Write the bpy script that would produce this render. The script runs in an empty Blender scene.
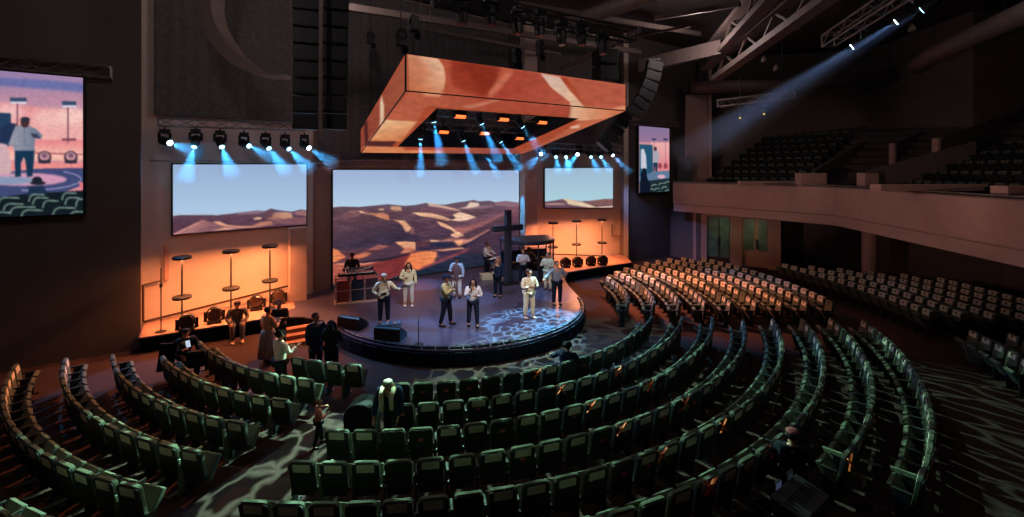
import bpy, bmesh, math, random
import numpy as np
from mathutils import Vector, Matrix
random.seed(7)
rng = np.random.default_rng(5)
SC = bpy.context.scene
COL = SC.collection
PI = math.pi
R = math.radians
F, HY, CH = 450.0, 170.0, 5.9          # focal length (px), horizon row, camera height

def P(px, py, Y):                       # point at depth Y
    return Vector(((px - 512) * Y / F, Y, CH - (py - HY) * Y / F))
def G(px, py, z=0.0):                   # point on the level plane z
    return P(px, py, F * (CH - z) / (py - HY))
def proj(p):
    return 512 + F * p[0] / p[1], HY + F * (CH - p[2]) / p[1]

# ------------------------------------------------------------ camera
cd = bpy.data.cameras.new('camera'); cam = bpy.data.objects.new('camera', cd); COL.objects.link(cam)
cam.location = (0, 0, CH); cam.rotation_euler = (PI / 2, 0, 0)
cd.sensor_width = 36; cd.lens = 36 * F / 1024; cd.shift_y = -(258.5 - HY) / 1024
cd.clip_start = .05; cd.clip_end = 300
SC.camera = cam
SC.view_settings.view_transform = 'Standard'; SC.view_settings.look = 'None'
SC.view_settings.gamma = 1; SC.view_settings.exposure = 0; SC.view_settings.use_curve_mapping = False

# ------------------------------------------------------------ materials
def lin(c):
    c = [x / 255 for x in c]
    return tuple(x / 12.92 if x <= .04045 else ((x + .055) / 1.055) ** 2.4 for x in c)
def mat(name, col, rough=.6, metal=0.0, scale=0, amt=.25, spec=.5, srgb=True, bump=0):
    m = bpy.data.materials.new(name); m.use_nodes = True
    nt = m.node_tree; b = nt.nodes['Principled BSDF']
    c = lin(col) if srgb else col
    b.inputs['Base Color'].default_value = (*c, 1); b.inputs['Roughness'].default_value = rough
    b.inputs['Metallic'].default_value = metal
    b.inputs['Specular IOR Level'].default_value = spec
    if scale:
        tc = nt.nodes.new('ShaderNodeTexCoord'); n = nt.nodes.new('ShaderNodeTexNoise')
        n.inputs['Scale'].default_value = scale; n.inputs['Detail'].default_value = 4
        nt.links.new(tc.outputs['Object'], n.inputs['Vector'])
        r = nt.nodes.new('ShaderNodeValToRGB')
        r.color_ramp.elements[0].position = .3; r.color_ramp.elements[1].position = .7
        r.color_ramp.elements[0].color = (*[x * (1 - amt) for x in c], 1)
        r.color_ramp.elements[1].color = (*[min(1, x * (1 + amt)) for x in c], 1)
        nt.links.new(n.outputs['Fac'], r.inputs['Fac']); nt.links.new(r.outputs['Color'], b.inputs['Base Color'])
        if bump:
            bm_ = nt.nodes.new('ShaderNodeBump'); bm_.inputs['Strength'].default_value = bump
            nt.links.new(n.outputs['Fac'], bm_.inputs['Height']); nt.links.new(bm_.outputs['Normal'], b.inputs['Normal'])
    return m
def emat(name, col, s=1.0, srgb=True):
    m = bpy.data.materials.new(name); m.use_nodes = True; nt = m.node_tree
    nt.nodes.remove(nt.nodes['Principled BSDF'])
    e = nt.nodes.new('ShaderNodeEmission'); e.inputs['Color'].default_value = (*(lin(col) if srgb else col), 1)
    e.inputs['Strength'].default_value = s
    nt.links.new(e.outputs[0], nt.nodes['Material Output'].inputs['Surface'])
    return m
def screen_mat(name, s=1.0):
    m = bpy.data.materials.new(name); m.use_nodes = True; nt = m.node_tree
    nt.nodes.remove(nt.nodes['Principled BSDF'])
    e = nt.nodes.new('ShaderNodeEmission'); a = nt.nodes.new('ShaderNodeVertexColor'); a.layer_name = 'Col'
    nt.links.new(a.outputs['Color'], e.inputs['Color']); e.inputs['Strength'].default_value = s
    nt.links.new(e.outputs[0], nt.nodes['Material Output'].inputs['Surface'])
    m.cycles.emission_sampling = 'FRONT'
    return m
M = {}
def MK(k, *a, **kw): M[k] = mat(k, *a, **kw)
MK('carpet', (62, 46, 44), .95, scale=60, amt=.25, spec=.1)
MK('stage_top', (80, 74, 94), .3, scale=6, amt=.15)
MK('stage_side', (12, 20, 34), .8, scale=12, spec=.1)
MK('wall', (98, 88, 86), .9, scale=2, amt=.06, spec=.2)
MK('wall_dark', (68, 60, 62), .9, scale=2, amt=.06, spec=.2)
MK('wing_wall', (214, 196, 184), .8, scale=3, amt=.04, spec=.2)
MK('plaster', (176, 142, 132), .8, scale=3, amt=.05, spec=.25)
MK('black', (16, 16, 18), .5, scale=30)
MK('black_gloss', (14, 15, 18), .25)
MK('black_cloth', (14, 15, 20), .9, scale=40, spec=.2)
MK('steel', (128, 122, 118), .45, .6, scale=20, amt=.15)
MK('duct', (120, 104, 98), .6, .2, scale=5, amt=.12)
MK('dark_metal', (40, 40, 44), .5, .4, scale=20)
MK('seat_green', (80, 84, 72), .85, scale=80, amt=.2, spec=.2)
MK('seat_rim', (112, 120, 100), .6, scale=60, amt=.15)
MK('seat_cover', (200, 188, 168), .8, scale=50, amt=.12, spec=.2)
MK('seat_shell', (17, 24, 21), .7, scale=40)
MK('wood_dark', (58, 40, 32), .5, scale=14)
MK('red_tag', (190, 60, 56), .6, scale=80)
MK('orange_ribbon', (235, 100, 30), .6, scale=80)
MK('glass_green', (120, 200, 130), .3)
MK('skin_a', (176, 124, 96), .6, scale=30, amt=.06)
MK('skin_b', (112, 72, 52), .6, scale=30, amt=.06)
MK('acrylic', (150, 150, 155), .2, scale=9)

# ------------------------------------------------------------ mesh builder
class MB:
    def __init__(s): s.v = []; s.f = []; s.m = []; s.mi = 0
    def add(s, vs, fs):
        o = len(s.v); s.v += [tuple(x) for x in vs]; s.f += [tuple(i + o for i in f) for f in fs]; s.m += [s.mi] * len(fs)
        return s
    def box(s, c, d, rz=0, mtx=None):
        hx, hy, hz = d[0] / 2, d[1] / 2, d[2] / 2
        vs = [Vector((x, y, z)) for z in (-hz, hz) for x, y in ((-hx, -hy), (hx, -hy), (hx, hy), (-hx, hy))]
        m = mtx or Matrix.Rotation(rz, 3, 'Z')
        return s.add([m @ v + Vector(c) for v in vs], [(3, 2, 1, 0), (4, 5, 6, 7), (0, 1, 5, 4), (1, 2, 6, 5), (2, 3, 7, 6), (3, 0, 4, 7)])
    def beam(s, a, b, w, h=None, up=(0, 0, 1)):        # box bar from a to b
        a, b = Vector(a), Vector(b); h = h or w; d = (b - a)
        L = d.length; d.normalize(); up = Vector(up)
        if abs(d.dot(up)) > .98: up = Vector((1, 0, 0))
        x = d.cross(up).normalized(); z = x.cross(d)
        m = Matrix((x, d, z)).transposed()
        return s.box((a + b) / 2, (w, L, h), mtx=m)
    def tube(s, pts, rs, n=8, cap=True):
        pts = [Vector(p) for p in pts]
        if not hasattr(rs, '__len__'): rs = [rs] * len(pts)
        vs = []; fs = []; pu = None
        for i, p in enumerate(pts):
            d = (pts[min(i + 1, len(pts) - 1)] - pts[max(i - 1, 0)]).normalized()
            if pu is None:
                pu = Vector((0, 0, 1)) if abs(d.z) < .9 else Vector((1, 0, 0))
            x = d.cross(pu).normalized(); y = x.cross(d).normalized(); pu = y
            for k in range(n):
                a = 2 * PI * k / n
                vs.append(p + (x * math.cos(a) + y * math.sin(a)) * rs[i])
        for i in range(len(pts) - 1):
            for k in range(n):
                a, b = i * n + k, i * n + (k + 1) % n
                fs.append((a, b, b + n, a + n))
        if cap:
            fs.append(tuple(range(n))[::-1]); fs.append(tuple((len(pts) - 1) * n + k for k in range(n)))
        return s.add(vs, fs)
    def cyl(s, a, b, r, r2=None, n=12): return s.tube([a, b], [r, r if r2 is None else r2], n)
    def ell(s, c, r, n=10, k=7, mtx=None):
        c = Vector(c); vs = []; fs = []
        for i in range(1, k):
            t = PI * i / k
            for j in range(n):
                a = 2 * PI * j / n
                v = Vector((r[0] * math.sin(t) * math.cos(a), r[1] * math.sin(t) * math.sin(a), r[2] * math.cos(t)))
                vs.append(c + (mtx @ v if mtx else v))
        e = Vector((0, 0, r[2])); e2 = -e
        vs.append(c + (mtx @ e if mtx else e)); vs.append(c + (mtx @ e2 if mtx else e2))
        for i in range(k - 2):
            for j in range(n):
                a, b = i * n + j, i * n + (j + 1) % n
                fs.append((a, a + n, b + n, b))
        T, B = len(vs) - 2, len(vs) - 1
        for j in range(n):
            fs.append((T, j, (j + 1) % n)); fs.append((B, (k - 2) * n + (j + 1) % n, (k - 2) * n + j))
        return s.add(vs, fs)
    def prism(s, poly, z0, z1):                          # level polygon between two heights
        n = len(poly)
        ar = sum(poly[i][0] * poly[(i + 1) % n][1] - poly[(i + 1) % n][0] * poly[i][1] for i in range(n))
        if ar < 0: poly = poly[::-1]
        vs = [(x, y, z0) for x, y in poly] + [(x, y, z1) for x, y in poly]
        return s.add(vs, [tuple(range(n))[::-1], tuple(range(n, 2 * n))] + [(i, (i + 1) % n, (i + 1) % n + n, i + n) for i in range(n)])
    def slab(s, poly3, off):                             # polygon in space thickened by a vector
        n = len(poly3); off = Vector(off)
        vs = [Vector(p) for p in poly3] + [Vector(p) + off for p in poly3]
        return s.add(vs, [tuple(range(n))[::-1], tuple(range(n, 2 * n))] + [(i, (i + 1) % n, (i + 1) % n + n, i + n) for i in range(n)])
    def truss(s, a, b, w=.3, h=.3, r=.025, step=.5, flat=False):
        a, b = Vector(a), Vector(b); d = (b - a); L = d.length; d.normalize()
        x = d.cross(Vector((0, 0, 1))).normalized(); z = x.cross(d)
        cs = [(x * sx * w / 2 + z * sz * h / 2) for sx, sz in ((-1, -1), (1, -1), (1, 1), (-1, 1))]
        for c in cs: s.tube([a + c, b + c], r, 5)
        n = max(2, int(L / step))
        for i in range(n):
            for q in range(4):
                c0, c1 = cs[q], cs[(q + 1) % 4]
                if i % 2: c0, c1 = c1, c0
                s.tube([a + d * (L * i / n) + c0, a + d * (L * (i + 1) / n) + c1], r * .55, 4, cap=False)
        for e in (a, b):
            for q in range(4): s.tube([e + cs[q], e + cs[(q + 1) % 4]], r * .8, 4)
        return s
    def build(s, name, mats, parent=None, smooth=False, bevel=0, loc=None):
        me = bpy.data.meshes.new(name); me.from_pydata(s.v, [], s.f)
        mats = mats if isinstance(mats, (list, tuple)) else [mats]
        for m in mats: me.materials.append(M[m] if isinstance(m, str) else m)
        me.polygons.foreach_set('material_index', s.m)
        bm = bmesh.new(); bm.from_mesh(me)
        bmesh.ops.recalc_face_normals(bm, faces=bm.faces)
        if bevel:
            es = [e for e in bm.edges if len(e.link_faces) == 2 and e.calc_face_angle(0) > .6]
            bmesh.ops.bevel(bm, geom=es, offset=bevel, segments=2, affect='EDGES', profile=.6)
        bm.to_mesh(me); bm.free()
        if smooth: me.polygons.foreach_set('use_smooth', [True] * len(me.polygons))
        me.update()
        o = bpy.data.objects.new(name, me); COL.objects.link(o)
        if parent: o.parent = parent
        if loc is not None: o.location = loc
        return o
def tag(o, label=None, cat=None, group=None, kind=None):
    if label: o['label'] = label
    if cat: o['category'] = cat
    if group: o['group'] = group
    if kind: o['kind'] = kind
    return o
def empty(name, loc, rz=0, label=None, cat=None, group=None):
    o = bpy.data.objects.new(name, None); COL.objects.link(o); o.empty_display_size = .1
    o.location = loc; o.rotation_euler = (0, 0, rz)
    return tag(o, label, cat, group)
def struct(name, mb, m, **kw):
    o = mb.build(name, m, **kw); o['kind'] = 'structure'; return o
def copy_tree(o, parent=None):
    c = o.copy(); COL.objects.link(c)
    if parent: c.parent = parent
    for ch in o.children: copy_tree(ch, c)
    return c

# ------------------------------------------------------------ painter for what the LED screens show
class Canvas:
    def __init__(s, x0, y0, x1, y1, k, base):
        s.x0, s.y0, s.k = x0, y0, k
        s.w, s.h = int((x1 - x0) * k), int((y1 - y0) * k)
        s.X, s.Y = np.meshgrid(x0 + (np.arange(s.w) + .5) / k, y0 + (np.arange(s.h) + .5) / k)
        s.im = np.zeros((s.h, s.w, 3)) + np.array(base, float)
    def mask(s, poly):
        ins = np.zeros(s.X.shape, bool); n = len(poly)
        for i in range(n):
            (xa, ya), (xb, yb) = poly[i], poly[(i + 1) % n]
            if ya == yb: continue
            c = ((ya > s.Y) != (yb > s.Y)) & (s.X < (xb - xa) * (s.Y - ya) / (yb - ya) + xa)
            ins ^= c
        return ins.astype(float)
    def poly(s, pts, c0, c1=None, p0=None, p1=None, a=1.0, blur=0):
        m = s.mask(pts)
        if blur: m = s._blur(m, blur)
        m = m[..., None] * a
        c0 = np.array(c0, float)
        if c1 is None: col = c0
        else:
            d = np.array(p1, float) - np.array(p0, float)
            t = np.clip(((s.X - p0[0]) * d[0] + (s.Y - p0[1]) * d[1]) / (d @ d), 0, 1)[..., None]
            col = c0 * (1 - t) + np.array(c1, float) * t
        s.im = s.im * (1 - m) + col * m
        return s
    def disc(s, x, y, rx, ry, c, a=1.0, blur=0):
        return s.poly([(x + rx * math.cos(t * PI / 8), y + ry * math.sin(t * PI / 8)) for t in range(16)], c, a=a, blur=blur)
    def line(s, pts, w, c, a=1.0, blur=0):
        for (xa, ya), (xb, yb) in zip(pts[:-1], pts[1:]):
            L = math.hypot(xb - xa, yb - ya); nx, ny = -(yb - ya) / L * w / 2, (xb - xa) / L * w / 2
            s.poly([(xa + nx, ya + ny), (xb + nx, yb + ny), (xb - nx, yb - ny), (xa - nx, ya - ny)], c, a=a, blur=blur)
        return s
    def _blur(s, m, r):
        r = max(1, int(round(r * s.k)))
        for _ in range(2):
            for ax in (0, 1):
                pad = [(0, 0)] * m.ndim; pad[ax] = (r, r)
                q = np.cumsum(np.pad(m, pad, mode='edge'), axis=ax)
                q = np.concatenate([np.zeros_like(np.take(q, [0], ax)), q], ax)
                n = m.shape[ax]
                m = (np.take(q, np.arange(2 * r + 1, 2 * r + 1 + n), ax) - np.take(q, np.arange(n), ax)) / (2 * r + 1)
        return m
    def grain(s, amp, lx, ly, ymin=None, seed=1, slope=0.0):
        g = np.random.default_rng(seed).standard_normal(s.X.shape)
        k = np.cumsum(np.zeros(1))
        for ax, l in ((1, lx), (0, ly)):
            r = max(1, int(l * s.k)); pad = [(0, 0), (0, 0)]; pad[ax] = (r, r)
            q = np.cumsum(np.pad(g, pad, mode='wrap'), axis=ax); q = np.concatenate([np.zeros_like(np.take(q, [0], ax)), q], ax)
            m_ = g.shape[ax]; g = (np.take(q, np.arange(2 * r + 1, 2 * r + 1 + m_), ax) - np.take(q, np.arange(m_), ax))
        g = g / g.std()
        w = np.ones_like(g) if ymin is None else np.clip((s.Y - ymin) / 4, 0, 1)
        s.im = np.clip(s.im * (1 + amp * g * w)[..., None], 0, 255); return s
    def tint(s, c, ymin):
        w = np.clip((s.Y - ymin) / 5, 0, 1)[..., None]; s.im = s.im * (1 - w + w * np.array(c)); return s
    def soft(s, r): s.im = s._blur(s.im, r); return s
    def sample(s, px, py):
        fx = np.clip((px - s.x0) * s.k - .5, 0, s.w - 1.001); fy = np.clip((py - s.y0) * s.k - .5, 0, s.h - 1.001)
        i, j = fx.astype(int), fy.astype(int); a, b = (fx - i)[:, None], (fy - j)[:, None]
        return (s.im[j, i] * (1 - a) + s.im[j, i + 1] * a) * (1 - b) + (s.im[j + 1, i] * (1 - a) + s.im[j + 1, i + 1] * a) * b
def screen_grid(name, c00, c10, c11, c01, nx, ny, cv, m, parent):
    """a flat LED face; c00 top left, c10 top right, c11 bottom right, c01 bottom left"""
    u, v = np.meshgrid(np.linspace(0, 1, nx), np.linspace(0, 1, ny)); u = u.ravel()[:, None]; v = v.ravel()[:, None]
    c = [np.array(q, float) for q in (c00, c10, c11, c01)]
    p = (c[0] * (1 - u) + c[1] * u) * (1 - v) + (c[3] * (1 - u) + c[2] * u) * v
    col = cv.sample(512 + F * p[:, 0] / p[:, 1], HY + F * (CH - p[:, 2]) / p[:, 1]) / 255
    col = np.where(col <= .04045, col / 12.92, ((col + .055) / 1.055) ** 2.4)
    fs = [(j * nx + i, (j + 1) * nx + i, (j + 1) * nx + i + 1, j * nx + i + 1) for j in range(ny - 1) for i in range(nx - 1)]
    me = bpy.data.meshes.new(name); me.from_pydata(p.tolist(), [], fs)
    at = me.color_attributes.new('Col', 'FLOAT_COLOR', 'POINT')
    at.data.foreach_set('color', np.concatenate([col, np.ones((len(col), 1))], 1).astype(np.float32).ravel())
    me.materials.append(m); me.update()
    o = bpy.data.objects.new(name, me); COL.objects.link(o); o.parent = parent
    return o
# ============================================================ the hall
u = Vector((.819, .574, 0)); n = Vector((.574, -.819, 0))       # along the stage front wall, and out towards the seats
def wall(name, pts, z0, z1, m, th=.3, side=1):
    """a standing wall following plan points, thickness to the far side"""
    b = MB(); pts = [Vector((*p, 0)) for p in pts]
    for a, c in zip(pts[:-1], pts[1:]):
        d = (c - a).normalized(); o = Vector((-d.y, d.x, 0)) * th * side
        b.prism([(a.x, a.y), (c.x, c.y), (c.x + o.x, c.y + o.y), (a.x + o.x, a.y + o.y)], z0, z1)
    return struct(name, b, m)
CEIL = 14.5
floor_b = MB(); floor_b.box((3, 20, -.1), (60, 44, .2)); struct('floor', floor_b, 'carpet')
ceil_b = MB(); ceil_b.box((3, 20, CEIL + .1), (60, 44, .2)); struct('ceiling', ceil_b, 'wall_dark')
wall('wall_left', [(-24.6, 6.3), (-12.3, 14.9)], 0, CEIL, 'wall')
wall('trim_1', [(-12.31, 14.93), (-13.2, 16.0)], .5, CEIL, 'wall', .25)
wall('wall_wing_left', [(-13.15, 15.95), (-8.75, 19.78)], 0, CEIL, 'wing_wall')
wall('wall_back', [(-9.35, 19.86), (.85, 27.15)], 0, CEIL, 'plaster')
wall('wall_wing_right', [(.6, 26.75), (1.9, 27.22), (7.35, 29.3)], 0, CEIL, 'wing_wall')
wall('wall_right', [(7.03, 28.3), (14.3, 33.4)], 0, CEIL, 'wall')
b = MB(); b.prism([(7.03, 28.3), (7.0, 28.6), (7.3, 29.35), (7.5, 29.2), (7.35, 28.4)], 0, CEIL); struct('trim_2', b, 'wing_wall')
# upper wall above the screens, dark pleated drape on both sides of the middle screen
def drape(name, a, c, z0, z1, label, amp=.014, m='drape', pitch=.42):
    b = MB(); a = Vector((*a, 0)); c = Vector((*c, 0)); d = c - a; L = d.length; d.normalize(); o = Vector((d.y, -d.x, 0))
    k = int(L / pitch * 6); vs = []; fs = []
    for i in range(k + 1):
        p = a + d * (L * i / k) + o * amp * (1 + math.sin(i * PI / 3))
        q = p - o * (.05)
        vs += [(p.x, p.y, z0), (p.x, p.y, z1), (q.x, q.y, z1), (q.x, q.y, z0)]
    for i in range(k):
        j = 4 * i
        for t in range(4): fs.append((j + t, j + (t + 1) % 4, j + 4 + (t + 1) % 4, j + 4 + t))
    b.add(vs, fs); return tag(b.build(name, m, smooth=False), label, 'curtain')
MK('drape', (98, 92, 92), .9, scale=10, spec=.2)
drape('stage_curtain', (-12.75, 16.02), (-9.2, 19.1), 7.9, 14.3, 'dark pleated curtain high above the left side screen')
drape('stage_curtain', (-8.6, 19.95), (.5, 26.45), 6.45, 14.3, 'dark pleated curtain high above the large middle screen')
drape('stage_curtain', (1.2, 26.6), (6.9, 28.85), 6.9, 14.3, 'dark pleated curtain high above the right side screen')
# columns between the screens
MK('column_paint', (196, 168, 158), .7, scale=3, amt=.04)
def column(name, c, w, d, rz, z1): b = MB(); b.box((c[0], c[1], z1 / 2 + .25), (w, d, z1 - .5), rz); return struct(name, b, 'column_paint')
column('trim_3', (-8.95, 18.75), .62, .5, R(36), 3.5)
column('trim_4', (.95, 25.85), .85, .5, R(33), 14.3)

# ------------------------------------------------------------ stage
SX, SY, SR, SZ = -2.1, 18.5, 5.0, .5
def arc(cx, cy, r, a0, a1, k): return [(cx + r * math.cos(R(a0 + (a1 - a0) * i / k)), cy + r * math.sin(R(a0 + (a1 - a0) * i / k))) for i in range(k + 1)]
front = [(-12.0, 14.45), (-9.8, 15.8), (-9.0, 16.35), (-8.4, 16.55), (-7.7, 16.55), (-7.1, 16.3), (-6.5, 15.75)] + arc(SX, SY, SR, 219, 371, 56) + [(2.62, 21.2), (2.6, 22.3), (2.96, 23.8), (6.3, 25.85), (7.0, 26.25)]
stage_poly = front + [(7.2, 29.1), (1.9, 27.1), (.6, 26.7), (.4, 26.7), (-8.3, 20.5), (-8.8, 19.7), (-13.1, 15.9)]
b = MB(); b.prism(stage_poly, SZ - .05, SZ); st = struct('stage_floor', b, 'stage_top')
def shrink(pts, q): return [(x + (SX - x) * q, y + (SY - y) * q) for x, y in pts]
MK('platform_lit_tone', (168, 130, 116), .6, scale=8, amt=.08)  # lighter tone, orange lamp glow put into the wing floor colour
for pl in ([(-12.0, 14.5), (-9.8, 15.85), (-8.9, 16.45), (-8.5, 17.6), (-9.3, 19.1), (-13.0, 15.95)], [(3.0, 23.95), (6.3, 25.9), (7.0, 26.3), (7.15, 29.0), (1.95, 27.05), (1.6, 25.3)]):
    b = MB(); b.prism(pl, SZ, SZ + .006); struct('lit_platform_sheet', b, 'platform_lit_tone')  # thin sheet over the stage floor, coloured for the lamp glow
b = MB(); b.prism(shrink(front, .004) + stage_poly[len(front):], 0, SZ - .05); struct('stage_base', b, 'stage_side')
# dark foot-light bars set along the curved lip
bar = None
for k in range(30):
    a = 221 + k * 4.9
    x, y = SX + (SR - .1) * math.cos(R(a)), SY + (SR - .1) * math.sin(R(a))
    if bar is None:
        b = MB(); b.box((0, 0, .035), (.38, .1, .07)); bar = b.build('foot_light_bar', 'black', bevel=.01); o = bar
        b = MB(); b.box((0, .03, .072), (.1, .02, .008)); b.build('lens_strip', 'dark_metal', bar)
    else: o = copy_tree(bar)
    o.location = (x, y, SZ); o.rotation_euler = (0, 0, R(a + 90))
    tag(o, 'low black foot light bar set along the curved lip of the stage', 'stage light', 'foot light bars along the stage lip')
# black fascia panels hung round the curved stage front
panel = None
for k in range(21):
    a = 222 + k * 6.9
    x, y = SX + (SR + .035) * math.cos(R(a)), SY + (SR + .035) * math.sin(R(a))
    if panel is None:
        b = MB(); b.box((0, 0, .22), (.57, .04, .4)); panel = b.build('stage_fascia_panel', 'stage_side', bevel=.008); o = panel
    else: o = copy_tree(panel)
    o.location = (x, y, 0); o.rotation_euler = (0, 0, R(a + 90))
    tag(o, 'dark blue black panel clad round the curved front of the stage', 'panel', 'dark panels round the stage front')
MK('step_carpet_lit', (150, 96, 74), .9, scale=60)  # carpet copy brightened to carry the warm light on the steps
# steps up to the stage at its left
t = empty('stage_steps', (-7.35, 15.45, 0), R(32), 'wide carpeted steps up to the stage beside the left platform', 'steps')
for k in range(3):
    b = MB(); b.box((0, .1 + k * .16, .06 + k * .13), (1.25, .95 - k * .32, .12 if k == 0 else .13)); b.build('step', 'step_carpet_lit', t, bevel=.012)

# ------------------------------------------------------------ LED screens: desert dunes
SKY0, SKY1 = (148, 176, 214), (172, 204, 226)
cv = Canvas(326, 160, 526, 300, 4, (70, 56, 82))
cv.poly([(320, 155), (530, 155), (530, 230), (320, 230)], (158, 178, 214), (180, 206, 228), (0, 172), (0, 206))
D1, D2, D3 = (84, 64, 86), (66, 54, 80), (110, 78, 88)
def L1(u0, v0): return (330 + u0 * .116, 190 + v0 * .116)
def L2(u0, v0): return (420 + u0 * .116, 190 + v0 * .116)
def L3(u0, v0): return (330 + u0 * .116, 230 + v0 * .116)
def L4(u0, v0): return (420 + u0 * .116, 230 + v0 * .116)
ridge = [L1(20, 150), L1(100, 142), L1(250, 146), L1(400, 132), L1(500, 122), L1(640, 136), L1(730, 130), L1(820, 112), L2(50, 110), L2(90, 122), L2(220, 126), L2(330, 105), L2(400, 97), L2(460, 86), L2(510, 98), L2(600, 92), L2(650, 106), L2(740, 95), L2(840, 110), L2(900, 112)]
cv.poly(ridge + [(530, 300), (320, 300)], (102, 80, 96), (84, 62, 84), (0, 205), (0, 225))
cv.poly([L2(650, 106), L2(740, 97), L2(900, 112), L2(900, 160), L2(640, 130)], (140, 104, 116), blur=.3)
cv.poly([L1(530, 138), L1(610, 142), L1(620, 175), L1(560, 182), L1(520, 165)], (196, 152, 128), blur=.5)
cv.poly([L1(420, 162), L1(465, 160), L1(460, 176), L1(420, 175)], (216, 176, 158), blur=.3)
cv.poly([L2(60, 112), L2(160, 125), L2(300, 158), L2(360, 180), L2(300, 178), L2(160, 150), L2(80, 140)], (206, 168, 154), blur=.4)
cv.poly([L2(0, 145), L2(120, 150), L2(230, 165), L2(330, 190), L2(280, 225), L2(160, 215), L2(0, 180)], (110, 80, 100), blur=.5)
cv.poly([L2(430, 105), L2(505, 110), L2(515, 152), L2(420, 160), L2(320, 160), L2(400, 145)], (226, 196, 180), blur=.4)
cv.poly([L2(520, 135), L2(620, 132), L2(640, 145), L2(500, 165), L2(380, 170)], (136, 104, 122), blur=.5)
# big left dune, lit shoulders
cv.poly([L1(20, 235), L1(100, 215), L1(170, 182), L1(230, 170), L1(300, 196), L1(180, 245), L1(60, 255), L1(20, 260)], (132, 96, 108), (108, 80, 100), L1(180, 180), L1(100, 250), blur=.5)
cv.poly([L1(20, 262), L1(180, 250), L1(300, 212), L1(400, 235), L1(520, 262), L1(600, 290), L1(650, 370), L1(720, 380), L1(860, 430), L1(560, 470), L1(330, 500), L1(20, 510)], (98, 72, 88), (58, 50, 76), L1(200, 240), L1(260, 480), blur=.5)
cv.poly([L1(240, 185), L1(290, 188), L1(300, 205), L1(370, 215), L1(440, 245), L1(515, 262), L1(505, 215), L1(450, 195), L1(380, 200), L1(310, 196), L1(262, 178)], (212, 156, 132), (196, 132, 112), L1(300, 190), L1(510, 250), blur=.35)
cv.poly([L1(250, 182), L1(285, 184), L1(300, 200), L1(262, 198)], (236, 196, 176), blur=.25)
cv.poly([L1(530, 252), L1(600, 262), L1(640, 262), L1(700, 320), L1(690, 355), L1(655, 362), L1(625, 310), L1(590, 275)], (226, 178, 152), blur=.4)
cv.poly([L1(645, 262), L1(720, 330), L1(730, 380), L1(690, 370), L1(705, 330)], (146, 98, 104), blur=.6)
cv.poly([L1(580, 245), L1(700, 205), L1(730, 215), L1(860, 250), L1(862, 300), L1(700, 260), L1(620, 255)], (100, 76, 98), blur=.5)
cv.poly([L1(705, 195), L1(760, 192), L1(862, 200), L2(120, 205), L2(200, 225), L2(290, 262), L2(230, 265), L2(120, 240), L1(862, 235), L1(790, 228)], (234, 196, 172), (214, 170, 152), L1(760, 0), L2(290, 0), blur=.35)
cv.poly([L2(280, 215), L2(340, 190), L2(400, 205), L2(490, 235), L2(400, 262), L2(330, 272), L2(270, 262), L2(310, 240)], (232, 204, 190), blur=.35)
cv.poly([L2(380, 270), L2(490, 240), L2(640, 175), L2(740, 150), L2(740, 200), L2(600, 250), L2(480, 300), L2(350, 340), L2(300, 330), L2(250, 290)], (104, 78, 100), blur=.8)
cv.poly([L2(740, 150), L2(860, 140), L2(862, 300), L2(740, 260)], (124, 86, 104), (88, 64, 86), L2(0, 150), L2(0, 300), blur=.6)
cv.poly([L2(290, 325), L2(380, 318), L2(560, 265), L2(720, 200), L2(720, 225), L2(560, 300), L2(370, 375), L2(320, 370)], (172, 112, 116), (130, 90, 108), L2(320, 0), L2(700, 0), blur=.7)
cv.poly([L2(30, 355), L2(140, 275), L2(200, 310), L2(290, 350), L2(330, 385), L2(250, 400), L2(60, 440), L2(0, 460), L2(0, 380)], (92, 70, 94), (70, 56, 82), L2(100, 300), L2(150, 440), blur=.5)
cv.poly([L2(140, 270), L2(190, 280), L2(260, 312), L2(330, 360), L2(385, 392), L2(350, 400), L2(300, 375), L2(270, 345), L2(180, 310)], (232, 184, 160), blur=.35)
cv.poly([L2(270, 378), L2(330, 372), L2(345, 405), L2(310, 412), L2(265, 395)], (232, 190, 168), blur=.35)
cv.poly([L2(0, 475), L2(90, 430), L2(180, 435), L2(260, 415), L2(420, 425), L2(600, 335), L2(600, 355), L2(430, 450), L2(380, 470), L2(330, 480), L2(300, 445), L2(180, 445), L2(80, 455), L2(0, 500)], (176, 124, 122), blur=.4)
cv.poly([L2(85, 430), L2(170, 437), L2(150, 445), L2(90, 443)], (226, 186, 160), blur=.25)
cv.poly([L2(290, 435), L2(370, 430), L2(360, 475), L2(330, 478)], (228, 170, 140), blur=.4)
cv.poly([L2(0, 495), L2(80, 450), L2(280, 448), L2(320, 490), L2(220, 500), L2(0, 516)], (42, 46, 78), blur=.5)
cv.poly([L2(340, 485), L2(440, 445), L2(600, 350), L2(620, 380), L2(520, 430), L2(390, 500)], (40, 42, 72), blur=.5)
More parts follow.
